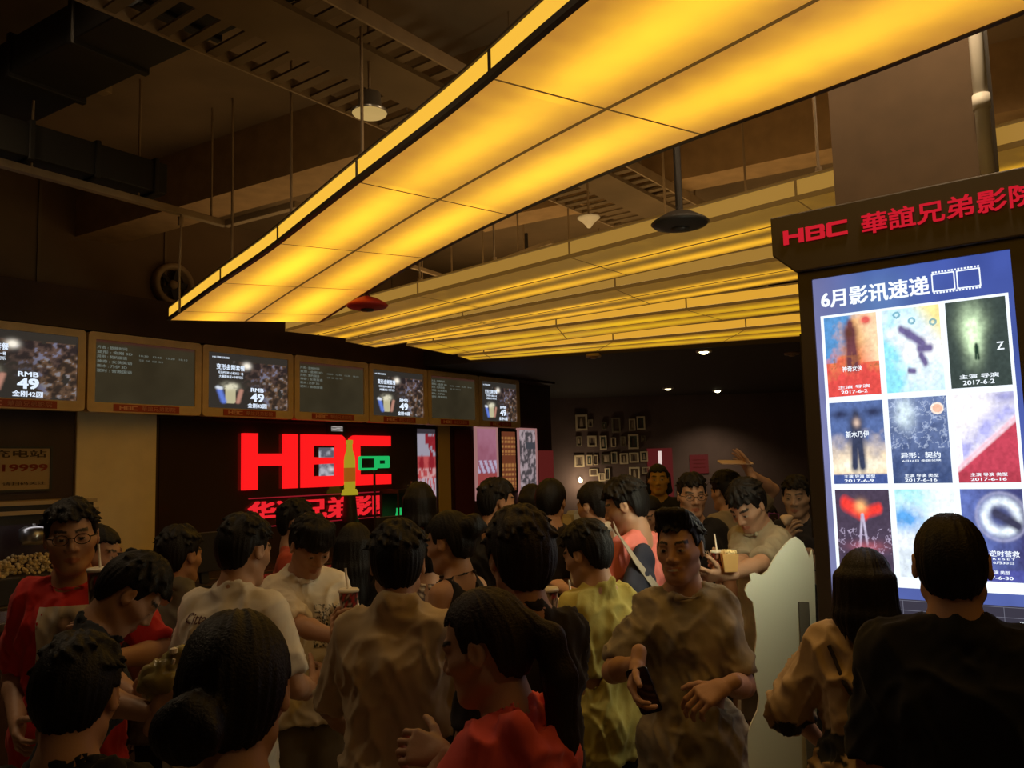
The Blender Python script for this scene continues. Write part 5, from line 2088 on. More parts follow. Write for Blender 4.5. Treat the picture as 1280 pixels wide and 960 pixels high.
def poster(label, a0_, a1_, z0, z1, fn, frame_m, name='framed_poster', glow=True, d=-0.27, group=None):
    r = thing(name, label, 'poster', SV.p((a0_ + a1_) / 2, z0, d), group)
    mb = MB()
    ringframe(SV, mb, a0_, a1_, z0, z1, 0.03, d - 0.02, d + 0.015, r=0.006)
    obj('frame', mb, frame_m, r)
    mb = MB()
    SV.box(mb, a0_ + 0.01, a1_ - 0.01, z0 + 0.01, z1 - 0.01, d - 0.022, d - 0.004)
    obj('backing', mb, m_dark, r)
    paint('picture', SV, a0_ + 0.028, a1_ - 0.028, z0 + 0.028, z1 - 0.028, d + 0.002, 26, 50, fn, m_scr if glow else m_print, r)
    return r


poster('grey lit picture seen through the letter B of the red sign', 2.62, 3.06, 1.78, 2.16, fn_grey, m_dark, 'advert_screen', d=-0.28)


def fn_strip(U, V):
    n = uvn(U, V, 3, 12, 33)
    return lerp((0.12, 0.11, 0.10), (0.40, 0.36, 0.34), n * 2 + 0.4)


poster('narrow pale banner hanging above the letter B', 2.78, 3.02, 2.28, 2.40, fn_strip, m_dark, 'advert_screen', d=-0.26)


def fn_goods(seed, warm):
    def f(U, V):
        n = uvn(U, V, 4, 9, seed)
        st = np.sin(U * 40 + 6 * n)
        C = lerp((0.32, 0.02, 0.03), (0.62, 0.10, 0.10), n * 2 + 0.5)
        C = blend(C, (V > 0.72) * (n > -0.15) * 0.9, (0.40, 0.42, 0.52))
        C = blend(C, (np.abs(V - 0.40) < 0.10) * (st > -0.5) * 0.85, (0.55, 0.50, 0.58))
        C = blend(C, (np.abs(V - 0.56) < 0.05) * (uvn(U, V, 12, 20, seed + 3) > 0) * 0.8, (0.75, 0.45, 0.45))
        C = blend(C, (V > 0.94) * 1.0, (0.05, 0.04, 0.05))
        return C * warm
    return f


poster('bright red and white lit poster left of the ochre column', 4.19, 4.60, 1.10, 2.40, fn_goods(41, 0.75), m_dark, d=-0.28, group='lit posters by the far end of the counter')


def fn_pink(U, V):
    n = uvn(U, V, 4, 7, 43)
    C = lerp((0.18, 0.03, 0.05), (0.34, 0.14, 0.20), V + 0.4 * n)
    C = blend(C, (np.abs(V - 0.45) < 0.10) * (np.sin(U * 26 + V * 30) > -0.2), (0.42, 0.36, 0.50))
    return blend(C, (V < 0.35) * 0.8, (0.30, 0.05, 0.04))


def fn_orange(U, V):
    n = uvn(U, V, 8, 16, 44)
    C = np.tile(np.array([0.13, 0.035, 0.015]), (len(U), 1))
    C = blend(C, (np.abs(np.sin(V * 40)) > 0.5) * (np.abs(np.sin(U * 14)) > 0.35) * (V > 0.05) * (V < 0.9) * (np.abs(V - 0.53) > 0.08) * 0.8, (0.38, 0.17, 0.05))
    return C


def fn_grid(U, V):
    n = uvn(U, V, 9, 18, 45)
    C = lerp((0.06, 0.05, 0.055), (0.36, 0.28, 0.30), n * 2.5 + 0.4)
    return blend(C, (np.abs(V - 0.78) < 0.05) * (U > 0.4), (0.05, 0.05, 0.06))


m_pinkframe = mat('pink_tube_frame', emit=(0.42, 0.20, 0.19), estr=0.75)
poster('pink framed lit poster, left of three at the far end of the counter wall', 5.38, 5.88, 1.42, 2.43, fn_pink, m_pinkframe, d=-0.28, group='lit posters by the far end of the counter')
poster('orange menu panel with rows of dots between two framed posters', 5.93, 6.33, 1.50, 2.40, fn_orange, m_dark, d=-0.28, group='lit posters by the far end of the counter')
poster('grey patterned lit poster, right of three at the far end of the counter wall', 6.36, 6.84, 1.35, 2.43, fn_grid, m_pinkframe, d=-0.28, group='lit posters by the far end of the counter')
mb = MB()
svbox(mb, 4.95, 5.33, 0.285, 0.299, 0, 2.38)
ringframe(SV, mb, 4.95, 5.33, 0.02, 2.38, 0.04, -0.30, -0.27, r=0.01)
struct('door_1', mb, mat('oxblood_door', (0.10, 0.02, 0.02), 0.4))
mb = MB()
mb.tube([SV.p(4.06, 1.15, -0.22), SV.p(4.06, 1.72, -0.22)], 0.012, 8)
mb.tube([SV.p(4.06, 1.2, -0.29), SV.p(4.06, 1.2, -0.22)], 0.008, 8)
mb.tube([SV.p(4.06, 1.67, -0.29), SV.p(4.06, 1.67, -0.22)], 0.008, 8)
tag(obj('pull_handle', mb, m_chrome), 'vertical steel pull handle on the dark glass right of the red sign', 'handle')
c = SV.p(4.13, 1.62, -0.24)
mb = MB()
mb.lathe([(0.0, 0.03), (0.02, 0.02), (0.026, 0.0), (0.02, -0.02), (0.0, -0.05)], c, 14, axis=-AV)
tag(obj('spot_lamp', mb, mat('white_point', emit=(1, 0.85, 0.6), estr=2.5), smooth=True), 'tiny white lamp beside the steel pull handle', 'lamp')
# red board on the end of the wall
mb = MB()
svbox(mb, 6.90, 7.26, 0.26, 0.298, 0.9, 2.10)
tag(obj('red_board', mb, mat('board_red', (0.30, 0.045, 0.04), 0.6, emit=(0.10, 0.012, 0.010), estr=0.8), bevel=0.006), 'plain dark red lit board at the end of the counter wall', 'board')

# ------------------------------------------------------------------ left end: notice, popcorn machine, counters
r = thing('notice_board', 'pale framed notice with a red number above the popcorn machine', 'notice', SV.p(-0.5, 1.77, -0.29))
mb = MB()
ringframe(SV, mb, -0.86, -0.15, 1.765, 2.13, 0.018, -0.30, -0.27, r=0.006)
obj('frame', mb, m_dark, r)
mb = MB()
SV.box(mb, -0.85, -0.16, 1.775, 2.12, -0.30, -0.28)
obj('sheet', mb, mat('notice_paper', (0.42, 0.30, 0.16), 0.6), r)
text('notice_lettering', '充电站', SV, -0.60, -0.20, 2.04, 2.10, -0.277, mat('ink_brown', (0.10, 0.06, 0.04), 0.7), r, bold=0.02)
text('notice_lettering', '2219999', SV, -0.70, -0.19, 1.93, 1.985, -0.277, mat('ink_red', (0.38, 0.07, 0.04), 0.7), r, bold=0.03)
text('notice_lettering', '● 请扫码关注', SV, -0.60, -0.20, 1.82, 1.845, -0.277, mat('ink_brown'), r)

r = thing('popcorn_machine', 'glazed popcorn machine with lit interior at the far left', 'popcorn machine', W(-0.35, 0.05, 0.95))
mb = MB()
svbox(mb, -0.78, -0.02, -0.18, 0.26, 0.95, 1.14)
obj('base', mb, m_dark, r, bevel=0.006)
for a in (-0.76, -0.04):
    for b in (-0.165, 0.245):
        mb = MB()
        svbox(mb, a - 0.018, a + 0.018, b - 0.018, b + 0.018, 1.14, 1.60)
        obj('post', mb, mat('pale_post', (0.5, 0.38, 0.25), 0.5), r)
mb = MB()
svbox(mb, -0.80, 0.0, -0.20, 0.27, 1.60, 1.63)
svbox(mb, -0.79, -0.01, -0.19, 0.26, 1.67, 1.70)
obj('roof', mb, mat('pale_post'), r)
mb = MB()
svbox(mb, -0.77, -0.03, -0.17, 0.25, 1.63, 1.67)
svbox(mb, -0.74, -0.06, -0.172, -0.165, 1.53, 1.60)
obj('sign_band', mb, m_black, r)
mb = MB()
mb.lathe([(0.0, 1.36), (0.08, 1.36), (0.10, 1.40), (0.10, 1.48), (0.06, 1.50), (0.0, 1.505)], W(-0.38, 0.05, 0), 24)
mb.tube([W(-0.38, 0.05, 1.5), W(-0.38, 0.05, 1.6)], 0.012, 8)
mb.tube([W(-0.28, 0.05, 1.46), W(-0.16, -0.02, 1.52)], 0.010, 8)
obj('kettle', mb, m_chrome, r, smooth=True)
mb = MB()
rg = random.Random(4)
for k in range(420):
    a = -0.72 + 0.66 * rg.random()
    b = -0.13 + 0.34 * rg.random()
    hh = 0.14 * (1 - ((a + 0.39) / 0.4) ** 2) * rg.random()
    z = 1.15 + max(hh, 0)
    c = W(a, b, z)
    e = 0.010 + 0.006 * rg.random()
    ax = nrm([rg.random() - 0.5, rg.random() - 0.5, rg.random() - 0.5])
    mb.lathe([(0.0, -e), (e * 0.8, -e * 0.5), (e, 0.2 * e), (e * 0.6, e * 0.8), (0, e)], c, 6, axis=ax)
o = obj('popcorn', mb, mat('popcorn', (0.8, 0.62, 0.3), 0.8), r)
o['kind'] = 'stuff'
mb = MB()
svbox(mb, -0.70, -0.10, 0.02, 0.06, 1.585, 1.598)
obj('lamp_strip', mb, mat('cool_lamp', emit=(0.9, 0.9, 1.0), estr=2.2), r)

m_ctop = mat('counter_top', (0.07, 0.05, 0.04), 0.25)
r = thing('back_counter', 'long dark back counter along the service wall under the red sign', 'counter', W(2.0, 0.0, 0))
mb = MB()
svbox(mb, -1.6, 4.58, -0.22, 0.28, 0, 0.90)
obj('body', mb, m_panelwall, r)
mb = MB()
svbox(mb, -1.62, 4.60, -0.25, 0.28, 0.90, 0.95)
obj('worktop', mb, m_ctop, r, bevel=0.006)
r = thing('service_counter', 'long service counter in front of the crowd under the monitors', 'counter', W(2.2, -1.5, 0))
mb = MB()
svbox(mb, -1.6, 6.2, -1.70, -1.35, 0, 1.02)
obj('body', mb, m_panelwall, r)
mb = MB()
svbox(mb, -1.63, 6.23, -1.76, -1.30, 1.02, 1.07)
obj('worktop', mb, m_ctop, r, bevel=0.006)
# till screens
for (a, lab) in ((0.12, 'black till screen on the counter in front of the cream column'), (2.0, 'black till screen on the counter below the red sign')):
    r = thing('till_screen', lab, 'till', W(a, -1.5, 1.07))
    mb = MB()
    c = W(a, -1.5, 0)
    svbox(mb, a - 0.13, a + 0.13, -1.60, -1.42, 1.07, 1.09)
    obj('base', mb, m_black, r, bevel=0.004)
    mb = MB()
    mb.bar(W(a, -1.47, 1.09), W(a, -1.44, 1.24), 0.06, 0.03, up=AV)
    obj('stand', mb, m_black, r)
    mb = MB()
    svbox(mb, a - 0.20, a + 0.20, -1.50, -1.46, 1.17, 1.45)
    obj('screen', mb, m_black, r, bevel=0.006)
# snack boxes on the far part of the service counter
k = 0
cl = [(0.42, 0.05, 0.04), (0.55, 0.38, 0.12), (0.5, 0.46, 0.36), (0.38, 0.03, 0.05), (0.6, 0.3, 0.08), (0.45, 0.10, 0.06)]
nm = ['red', 'yellow', 'pale', 'crimson', 'orange', 'rust']
for j in range(6):
    a = 4.5 + 0.24 * j
    mb = MB()
    zz = 1.07
    svbox(mb, a - 0.09, a + 0.09, -1.58, -1.46, zz, zz + 0.16 + 0.03 * (j % 3), cl[j])
    SV.prism(mb, [(a - 0.09, zz + 0.16 + 0.03 * (j % 3)), (a + 0.09, zz + 0.16 + 0.03 * (j % 3)), (a + 0.05, zz + 0.20 + 0.03 * (j % 3)), (a - 0.05, zz + 0.20 + 0.03 * (j % 3))], 1.47, 1.57, tuple(0.8 * q for q in cl[j]))
    tag(obj('snack_box', mb, m_print, colors=True), '%s snack box on the far end of the service counter' % nm[j], 'box', 'snack boxes on the service counter')

# ------------------------------------------------------------------ far wall: pictures, red notices, figure, doorway
BF = Frame((0, 15.5, 0), (1, 0, 0), (0, 0, 1), (0, -1, 0))


def bpx(x, y):
    P = at_plane(x, y, (0, 15.48, 0), np.array([0, 1.0, 0]))
    return P[0], P[2]


crops = [(190, 115, 280, 245), (290, 155, 325, 215), (400, 175, 435, 235), (480, 140, 545, 260), (618, 150, 665, 245), (680, 130, 742, 237),
         (197, 290, 235, 370), (285, 285, 355, 375), (385, 285, 435, 397), (475, 300, 510, 375), (550, 290, 590, 370), (613, 273, 690, 393), (715, 285, 745, 335),
         (182, 440, 257, 537), (278, 440, 320, 522), (333, 440, 367, 520), (395, 430, 465, 515), (475, 415, 520, 510), (545, 425, 607, 513), (620, 420, 692, 502), (708, 410, 765, 492),
         (300, 550, 365, 610), (375, 585, 425, 650), (425, 545, 462, 640), (620, 535, 700, 640), (720, 535, 780, 590), (350, 655, 390, 700)]
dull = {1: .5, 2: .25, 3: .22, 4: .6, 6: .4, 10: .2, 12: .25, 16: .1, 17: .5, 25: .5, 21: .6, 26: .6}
rowname = ['top row', 'second row', 'third row', 'bottom row']
rowof = [0] * 6 + [1] * 7 + [2] * 8 + [3] * 6
cnt = {}
ordw = ['first', 'second', 'third', 'fourth', 'fifth', 'sixth', 'seventh', 'eighth']
for i, (x0, y0, x1, y1) in enumerate(crops):
    g = dull.get(i, 0.8)
    A = bpx(690 + x0 / 6.4, 500 + y1 / 6.4)
    B = bpx(690 + x1 / 6.4, 500 + y0 / 6.4)
    rw = rowof[i]
    cnt[rw] = cnt.get(rw, 0) + 1
    size = 'large' if (x1 - x0) > 68 else ('narrow' if (x1 - x0) < 42 else 'small')
    r = thing('picture_frame', '%s framed picture on the far wall, %s from the left in the %s' % (size, ordw[cnt[rw] - 1], rowname[rw]), 'picture', ((A[0] + B[0]) / 2, 15.48, A[1]), 'framed pictures on the far wall')
    wdt = min(B[0] - A[0], B[1] - A[1]) * 0.16
    mb = MB()
    ringframe(BF, mb, A[0], B[0], A[1], B[1], wdt, 0.002, 0.03, r=0.004)
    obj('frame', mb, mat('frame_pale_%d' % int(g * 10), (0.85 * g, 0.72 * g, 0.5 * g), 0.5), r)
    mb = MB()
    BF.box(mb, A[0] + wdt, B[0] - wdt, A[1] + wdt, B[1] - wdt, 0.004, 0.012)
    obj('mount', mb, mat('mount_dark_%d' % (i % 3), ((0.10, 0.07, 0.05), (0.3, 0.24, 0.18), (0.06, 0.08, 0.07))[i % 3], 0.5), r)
    mb = MB()
    xm = (A[0] + B[0]) / 2
    q_ = (B[0] - A[0]) * 0.16
    hh = (B[1] - A[1])
    BF.prism(mb, [(xm - q_, A[1] + hh * 0.2), (xm + q_, A[1] + hh * 0.2), (xm + q_ * 0.7, A[1] + hh * 0.55), (xm + q_ * 0.45, A[1] + hh * 0.75), (xm - q_ * 0.45, A[1] + hh * 0.75), (xm - q_ * 0.7, A[1] + hh * 0.55)], 0.012, 0.015)
    obj('picture', mb, mat('picture_tone_%d' % (i % 2), ((0.45, 0.36, 0.26), (0.10, 0.07, 0.06))[i % 2], 0.6), r)
# a lamp that lights the pictures
c = BF.p(bpx(725, 601)[0], bpx(725, 601)[1], 0.12)
mb = MB()
mb.lathe([(0.0, -0.04), (0.035, -0.02), (0.04, 0.02), (0.02, 0.05), (0.0, 0.05)], c, 16)
mb.tube([c + np.array([0, 0.0, 0.04]), c + np.array([0, 0.11, 0.06])], 0.012, 8)
lm = tag(obj('wall_lamp', mb, mat('warm_bulb', emit=(1.0, 0.82, 0.5), estr=6.0), smooth=True), 'small bright wall lamp below the framed pictures', 'lamp')
ld = bpy.data.lights.new('wall_lamp_light', 'POINT')
ld.energy = 9
ld.color = (1, 0.75, 0.45)
ld.shadow_soft_size = 0.06
lo = bpy.data.objects.new('wall_lamp_light', ld)
link(lo, lm)
lo.location = (0, -0.25, 0.0)
# red notices
for (x0, y0, x1, y1, lab, nmn) in ((863, 568, 885, 592, 'red notice sheet on the dark far wall behind the man with glasses', 'wall_notice'), (812, 560, 840, 640, 'tall dark red banner on the far wall behind the costumed figure', 'wall_banner')):
    A = bpx(x0, y1)
    B = bpx(x1, y0)
    mb = MB()
    BF.box(mb, A[0], B[0], A[1], B[1], 0.002, 0.02)
    r = tag(obj(nmn, mb, mat('notice_red', (0.32, 0.03, 0.03), 0.6, emit=(0.10, 0.010, 0.010), estr=0.7)), lab, 'notice')
    if nmn == 'wall_notice':
        mb = MB()
        for k in range(3):
            z = A[1] + (B[1] - A[1]) * (0.3 + 0.2 * k)
            BF.box(mb, A[0] + 0.06, B[0] - 0.06, z, z + 0.015, 0.02, 0.023)
        obj('printed_lines', mb, mat('line_dark', (0.12, 0.01, 0.01), 0.6), r)
    else:
        mb = MB()
        xm = (A[0] + B[0]) / 2
        BF.box(mb, xm - 0.03, xm + 0.03, B[1] - 0.38, B[1] - 0.05, 0.02, 0.05)
        obj('light_bar', mb, mat('bar_light', emit=(0.9, 0.7, 0.65), estr=0.8), r)

# ------------------------------------------------------------------ back of a cut-out board standee
SP = Frame((0, 3.72, 0), nrm((1, 0.06, 0)), UP, nrm((0.06, -1, 0)))


def sppx(x, y):
    P = at_plane(x, y, SP.o, SP.n)
    return float((P - SP.o) @ SP.x), float(P[2])


out = [(995, 671), (988, 674), (982, 680), (976, 687), (970, 695), (964, 705), (960, 713), (952, 719), (944, 716), (937, 718), (939, 726), (934, 731), (931, 738), (935, 747), (941, 752), (943, 765),
       (945, 780), (946, 795), (944, 815), (942, 835), (945, 855), (949, 872), (947, 888), (937, 910), (928, 935), (921, 960), (908, 1000), (898, 1050)]
right = [(1021, 1050), (1021, 900), (1020, 780), (1018, 710), (1015, 687), (1012, 697), (1008, 688), (1004, 678)]
poly = [sppx(*p) for p in out]
poly = poly + [(poly[-1][0] - 0.01, 0.0)]
pr_ = [sppx(*p) for p in right]
poly = poly + [(pr_[0][0], 0.0)] + pr_
r = thing('board_standee', 'white back of a cut-out board figure leaning beside the poster kiosk', 'standee', SP.p((poly[-9][0] + poly[20][0]) / 2, 0, 0))
mb = MB()
SP.prism(mb, poly, -0.012, 0.0)
obj('board', mb, mat('board_white', (0.74, 0.74, 0.60), 0.7), r)
a0_, z0 = sppx(1003, 752)
a1_, z1 = sppx(985, 900)
mb = MB()
mb.bar(SP.p(a0_, z0, 0.012), SP.p(a1_ + 0.0, 0.0, 0.24), 0.045, 0.012, up=(0, -1, 0))
obj('strut', mb, mat('strut_grey', (0.10, 0.09, 0.07), 0.8), r)

# ------------------------------------------------------------------ the crowd
CR = 'people in the crowd'
WHITE = (0.70, 0.64, 0.54)
BLACK = (0.012, 0.011, 0.012)


def drape(info, pts, front=False, d=0.006):
    V, Q = info['bvh']
    s = info['s']
    bvh = BVHTree.FromPolygons([Vector(v) for v in V], [tuple(q_) for q_ in Q.tolist()])
    out_ = []
    sg = 1 if front else -1
    for (x, z) in pts:
        hit = bvh.ray_cast(Vector((x * s, sg * 0.9, z * s)), Vector((0, -sg, 0)))
        if hit[0] is None:
            hit = bvh.find_nearest(Vector((x * s, sg * 0.05, z * s)))
        p = np.array(hit[0]) + np.array(hit[1]) * d
        out_.append(info['toW'](p / s))
    return out_


def ribbon(mb, pts, wd, th, nrmdir, col=None):
    """flat strap through points"""
    pts = [np.array(p) for p in pts]
    n = len(pts)
    V = []
    for i, p in enumerate(pts):
        d = nrm(pts[min(i + 1, n - 1)] - pts[max(i - 1, 0)])
        nn = np.asarray(nrmdir, float)
        nn = nrm(nn - d * (nn @ d))
        sd = np.cross(d, nn)
        for a, b in ((-1, 0), (1, 0), (1, 1), (-1, 1)):
            V.append(p + sd * a * wd / 2 + nn * b * th)
    F = []
    for i in range(n - 1):
        for k in range(4):
            F.append((i * 4 + k, i * 4 + (k + 1) % 4, (i + 1) * 4 + (k + 1) % 4, (i + 1) * 4 + k))
    F += [(0, 1, 2, 3)[::-1], tuple((n - 1) * 4 + k for k in range(4))]
    return mb.add(V, F, col)


def heather(c1, c2, sc_=9, seed=0):
    def f(V, C, N):
        n = fbm(V * sc_ + seed, 4) * 2.2
        return lerp(c1, c2, n + 0.5)
    return f


def stripes(c1, c2, per=0.03):
    def f(V, C, N):
        return np.where((np.sin((V[:, 2] + V[:, 0] * 0.5) * 2 * math.pi / per) > 0.2)[:, None], np.array(c1), np.array(c2))
    return f


# --- left side
P1 = person('man in glasses and a red T-shirt with square white print, holding a cup', 88, 626, 3.0, -168, head=(16, 2, 3), q='near', glasses=True,
            arms={'L': dict(to=('px', 130, 826, 2.80), f=(0.15, 0.35, 0.9), n=(0.9, 0.2, -0.2), curl=0.55, hint=(-0.9, -0.3, -0.6)), 'R': dict(to=('px', 22, 905, 2.85), n=(-1, 0, 0), curl=0.5)},
            top=dict(col=(0.58, 0.035, 0.035), sleeve=0.85, sleeve_r=0.075, hem=0.80), bottom=dict(col=(0.03, 0.03, 0.04)), hair=dict(vol=0.016, hairline=0.062), group=CR)


def print1(U, V):
    C = np.tile(np.array([0.62, 0.55, 0.45]), (len(U), 1))
    C = blend(C, seg_(U, V, (0.5, 0.1), (0.5, 0.45), 0.22), (0.10, 0.07, 0.06))
    C = blend(C, G_(U, V, 0.5, 0.72, 0.16, 0.17) * 1.6, (0.06, 0.04, 0.035))
    return blend(C, G_(U, V, 0.5, 0.68, 0.08, 0.10) * 1.3, (0.40, 0.26, 0.18))


shirt_patch(P1, 'shirt_print', -0.10, 0.075, 1.20, 1.385, True, 22, 22, print1, m_print, 'square white print of a figure')
P1b = person('person in dark clothes half hidden behind the man in the red T-shirt', 124, 657, 3.45, -95, head=(0, 5, 0), q='far', top=dict(col=(0.08, 0.05, 0.04)), hair=dict(vol=0.02), group=CR)
P2 = person('person with black hair bending over food, in front of the red T-shirt', 203, 704, 2.65, -66, lean=14, head=(0, 42, 0), female=True, q='mid',
            arms={'R': dict(to=('px', 198, 893, 2.15), f=(0.1, 0.35, 0.9), n=(-0.6, 0.6, 0), curl=0.7), 'L': dict(to=('px', 185, 885, 2.25), f=(0.2, 0.4, 0.9), n=(0.6, 0.6, 0), curl=0.7)},
            top=dict(col=(0.014, 0.016, 0.022), sleeve=0.7), hair=dict(style='short', vol=0.020, nape=-0.10), group=CR)
P3 = person('dark silhouetted person from behind at the bottom left corner', 104, 799, 1.70, 12, lean=6, head=(0, 20, 0), q='mid', arms={'R': dict(to=(0.16, 0.30, 1.10))},
            top=dict(kind='hoodie', col=(0.008, 0.008, 0.010), loose=0.02, sleeve=1.6), hair=dict(style='short', vol=0.022, nape=-0.115, col=(0.004, 0.0035, 0.0035)), group=CR)
P4 = person('woman with low hair bun seen from behind, in an olive top with lace collar', 298, 769, 1.36, 14, lean=6, head=(-4, 16, 0), female=True, q='near', width=0.98,
            top=dict(kind='blouse', col=(0.22, 0.155, 0.045), neck=0.022, sleeve=0.55), hair=dict(style='bun', vol=0.022, bun=(-0.046, -0.118, -0.055), nape=-0.105), group=CR)
P5 = person('man in a white T-shirt seen from behind with a small word on its back', 311, 645, 3.05, -14, lean=10, head=(-14, 8, 0), q='mid', width=1.08,
            arms={'R': dict(to=(0.19, 0.27, 1.08), f=(0, 1, 0.2), n=(-1, 0, 0), curl=0.6), 'L': dict(to=(-0.17, 0.27, 1.06), f=(0, 1, 0.2), n=(1, 0, 0), curl=0.6)},
            top=dict(col=WHITE, loose=0.02, sleeve=0.8, sleeve_r=0.078, wrinkle=1.2), bottom=dict(col=(0.05, 0.05, 0.06)), hair=dict(vol=0.02), group=CR)
shirt_text(P5, 'shirt_lettering', 'Citta', -0.125, -0.045, 1.365, 1.40, False, (0.10, 0.04, 0.04), shear=0.02)
P5b = person('man in a grey shirt from behind between the bent person and the white T-shirt', 226, 659, 3.55, -10, head=(-15, 5, 0), q='mid', top=dict(kind='shirt', col=(0.15, 0.14, 0.11)), hair=dict(vol=0.024), group=CR)
P6 = person('person in an orange red shirt in profile below the glowing red characters', 372, 624, 4.5, -82, head=(0, 4, 0), q='mid', top=dict(col=(0.42, 0.065, 0.03), sleeve=0.8), hair=dict(vol=0.008), group=CR)
P7 = person('man in a white T-shirt with a black scribble print, looking down and holding a cup', 396, 650, 3.5, -150, lean=4, head=(10, 30, 0), q='near',
            arms={'R': dict(to=('px', 420, 797, 3.2), f=(0.3, 0.6, 0.75), n=(-0.9, 0.5, 0.2), curl=0.6), 'L': dict(to=('px', 450, 820, 3.3), n=(0.6, -0.6, 0), curl=0.6)},
            top=dict(col=WHITE, loose=0.018, sleeve=0.9, sleeve_r=0.074, hem=0.84), bottom=dict(col=(0.16, 0.14, 0.12), len=0.50, loose=0.03), hair=dict(style='short', fringe=True, vol=0.018), group=CR)


def print7(U, V):
    n = uvn(U, V, 7, 14, 71, 2)
    C = np.tile(np.array(WHITE), (len(U), 1))
    return blend(C, ((np.abs(n) < 0.09) | (np.abs(uvn(U, V, 9, 5, 72, 2)) < 0.06)) * 1.0, (0.02, 0.018, 0.018))


shirt_patch(P7, 'shirt_print', -0.115, -0.015, 1.16, 1.34, True, 26, 40, print7, m_print, 'black scribble print')
P8 = person('woman with long straight black hair from behind, left of the beige shirt', 443, 655, 3.9, 5, head=(0, 4, 0), female=True, q='mid', top=dict(col=BLACK), hair=dict(style='long', vol=0.022, zbot=-0.34), group=CR)
P9 = person('man in a collared beige shirt seen from behind, centre left of the crowd', 497, 655, 2.62, -8, lean=3, head=(14, 8, 0), q='near', width=1.04,
            arms={'L': dict(to=(-0.20, 0.26, 1.00), hint=(-0.7, -0.7, -0.2)), 'R': dict(to=(0.20, 0.26, 0.98), hint=(0.5, -0.9, -0.2))},
            top=dict(kind='shirt', col=(0.55, 0.43, 0.27), loose=0.024, hem=0.72, sleeve=0.95, sleeve_r=0.074, wrinkle=1.1), bottom=dict(col=(0.05, 0.045, 0.04)), hair=dict(vol=0.022, nape=-0.095), group=CR)
P10 = person('woman in a black tank top turned to the left, bare shoulder towards the viewer', 556, 640, 3.4, 55, head=(10, 12, 0), female=True, q='mid', top=dict(kind='tank_top', col=(0.015, 0.014, 0.016), neck=0.02), hair=dict(style='bun', vol=0.018, bun=(0, -0.12, 0.04)), group=CR)
P10b = person('woman in a striped blouse mostly hidden behind the beige shirt', 531, 668, 3.85, 20, head=(0, 14, 0), female=True, q='far', top=dict(kind='blouse', col=WHITE, fn=stripes((0.62, 0.5, 0.36), (0.10, 0.06, 0.05))), hair=dict(vol=0.016), group=CR)
P11 = person('person with round dark hair from behind, under the lit red and white poster', 524, 604, 5.1, 5, q='far', top=dict(col=(0.05, 0.035, 0.03)), hair=dict(style='bob', vol=0.026, zbot=-0.14), group=CR)
P12 = person('man in black from behind with face turned right, below the pink framed poster', 621, 599, 4.75, -35, head=(-30, 4, 0), q='mid', top=dict(col=BLACK), hair=dict(vol=0.018), group=CR)
P13 = person('man in a black T-shirt from behind with bushy hair, in the centre foreground', 646, 640, 2.35, 16, head=(6, 8, 0), q='near', width=0.9, arms={'R': dict(to=(0.09, 0.36, 1.22), f=(0, 0.6, 0.7), n=(-1, 0, 0), curl=0.6, hint=(0.2, -0.9, -0.5))},
            top=dict(col=(0.020, 0.016, 0.014), sleeve=0.8), bottom=dict(col=(0.02, 0.02, 0.03)), hair=dict(style='short', vol=0.030, side=0.018, nape=-0.095, col=(0.014, 0.009, 0.007)), group=CR)
P14 = person('woman with a ponytail in a coral hooded top, in profile at the bottom centre', 594, 737, 1.78, 62, lean=4, head=(10, 12, 0), female=True, q='near',
             arms={'L': dict(to=('px', 556, 945, 1.72), f=(-0.15, 0.95, 0.15), n=(0.75, 0.1, -0.6), curl=0.62)},
             top=dict(kind='hoodie', col=(0.72, 0.10, 0.09), sleeve=0.9, sleeve_r=0.08, loose=0.02), bottom=dict(col=(0.03, 0.03, 0.05)), hair=dict(style='pony', vol=0.014, hairline=0.07, col=(0.018, 0.010, 0.007)), group=CR)
P26 = person('person with dark hair behind the bushy haired man in black', 688, 600, 5.0, -20, q='far', top=dict(col=(0.03, 0.025, 0.025)), hair=dict(vol=0.026), group=CR)
P26b = person('person with wavy dark hair deep in the crowd near the red board', 664, 606, 5.5, 10, q='far', female=True, top=dict(col=(0.04, 0.03, 0.03)), hair=dict(style='bob', vol=0.022, zbot=-0.15), group=CR)
P15 = person('man in a yellow green T-shirt from behind, turned to the left with a drink', 724, 655, 3.3, 36, lean=4, head=(18, 16, 0), q='near',
             arms={'L': dict(to=('px', 706, 784, 3.45), f=(0, 0.8, 0.5), n=(1, 0, 0), curl=0.6), 'R': dict(to=('px', 768, 915, 3.4))},
             top=dict(col=(0.46, 0.40, 0.10), fn=heather((0.42, 0.36, 0.09), (0.52, 0.46, 0.13)), loose=0.014, sleeve=0.8, sleeve_r=0.072, hem=0.82, wrinkle=1.4), bottom=dict(col=(0.05, 0.05, 0.03)), hair=dict(style='short', vol=0.026, nape=-0.10), group=CR)
P16 = person('man in a pink T-shirt with a navy sling bag across his back', 772, 600, 4.1, 52, head=(22, 18, 0), q='near', arms={'L': dict(to=(-0.10, 0.34, 1.2), f=(0.3, 0.8, 0.3), curl=0.6), 'R': dict(to=(0.20, 0.20, 0.98))},
             top=dict(col=(0.78, 0.22, 0.19), sleeve=0.75, sleeve_r=0.072, hem=0.86), bottom=dict(col=(0.40, 0.32, 0.20), len=0.50, loose=0.026), hair=dict(vol=0.022), group=CR)
P17 = person('person with a white collar behind the pink T-shirt', 739, 604, 4.7, 42, head=(5, 10, 0), q='far', top=dict(kind='shirt', col=(0.62, 0.56, 0.46)), hair=dict(vol=0.026), group=CR)
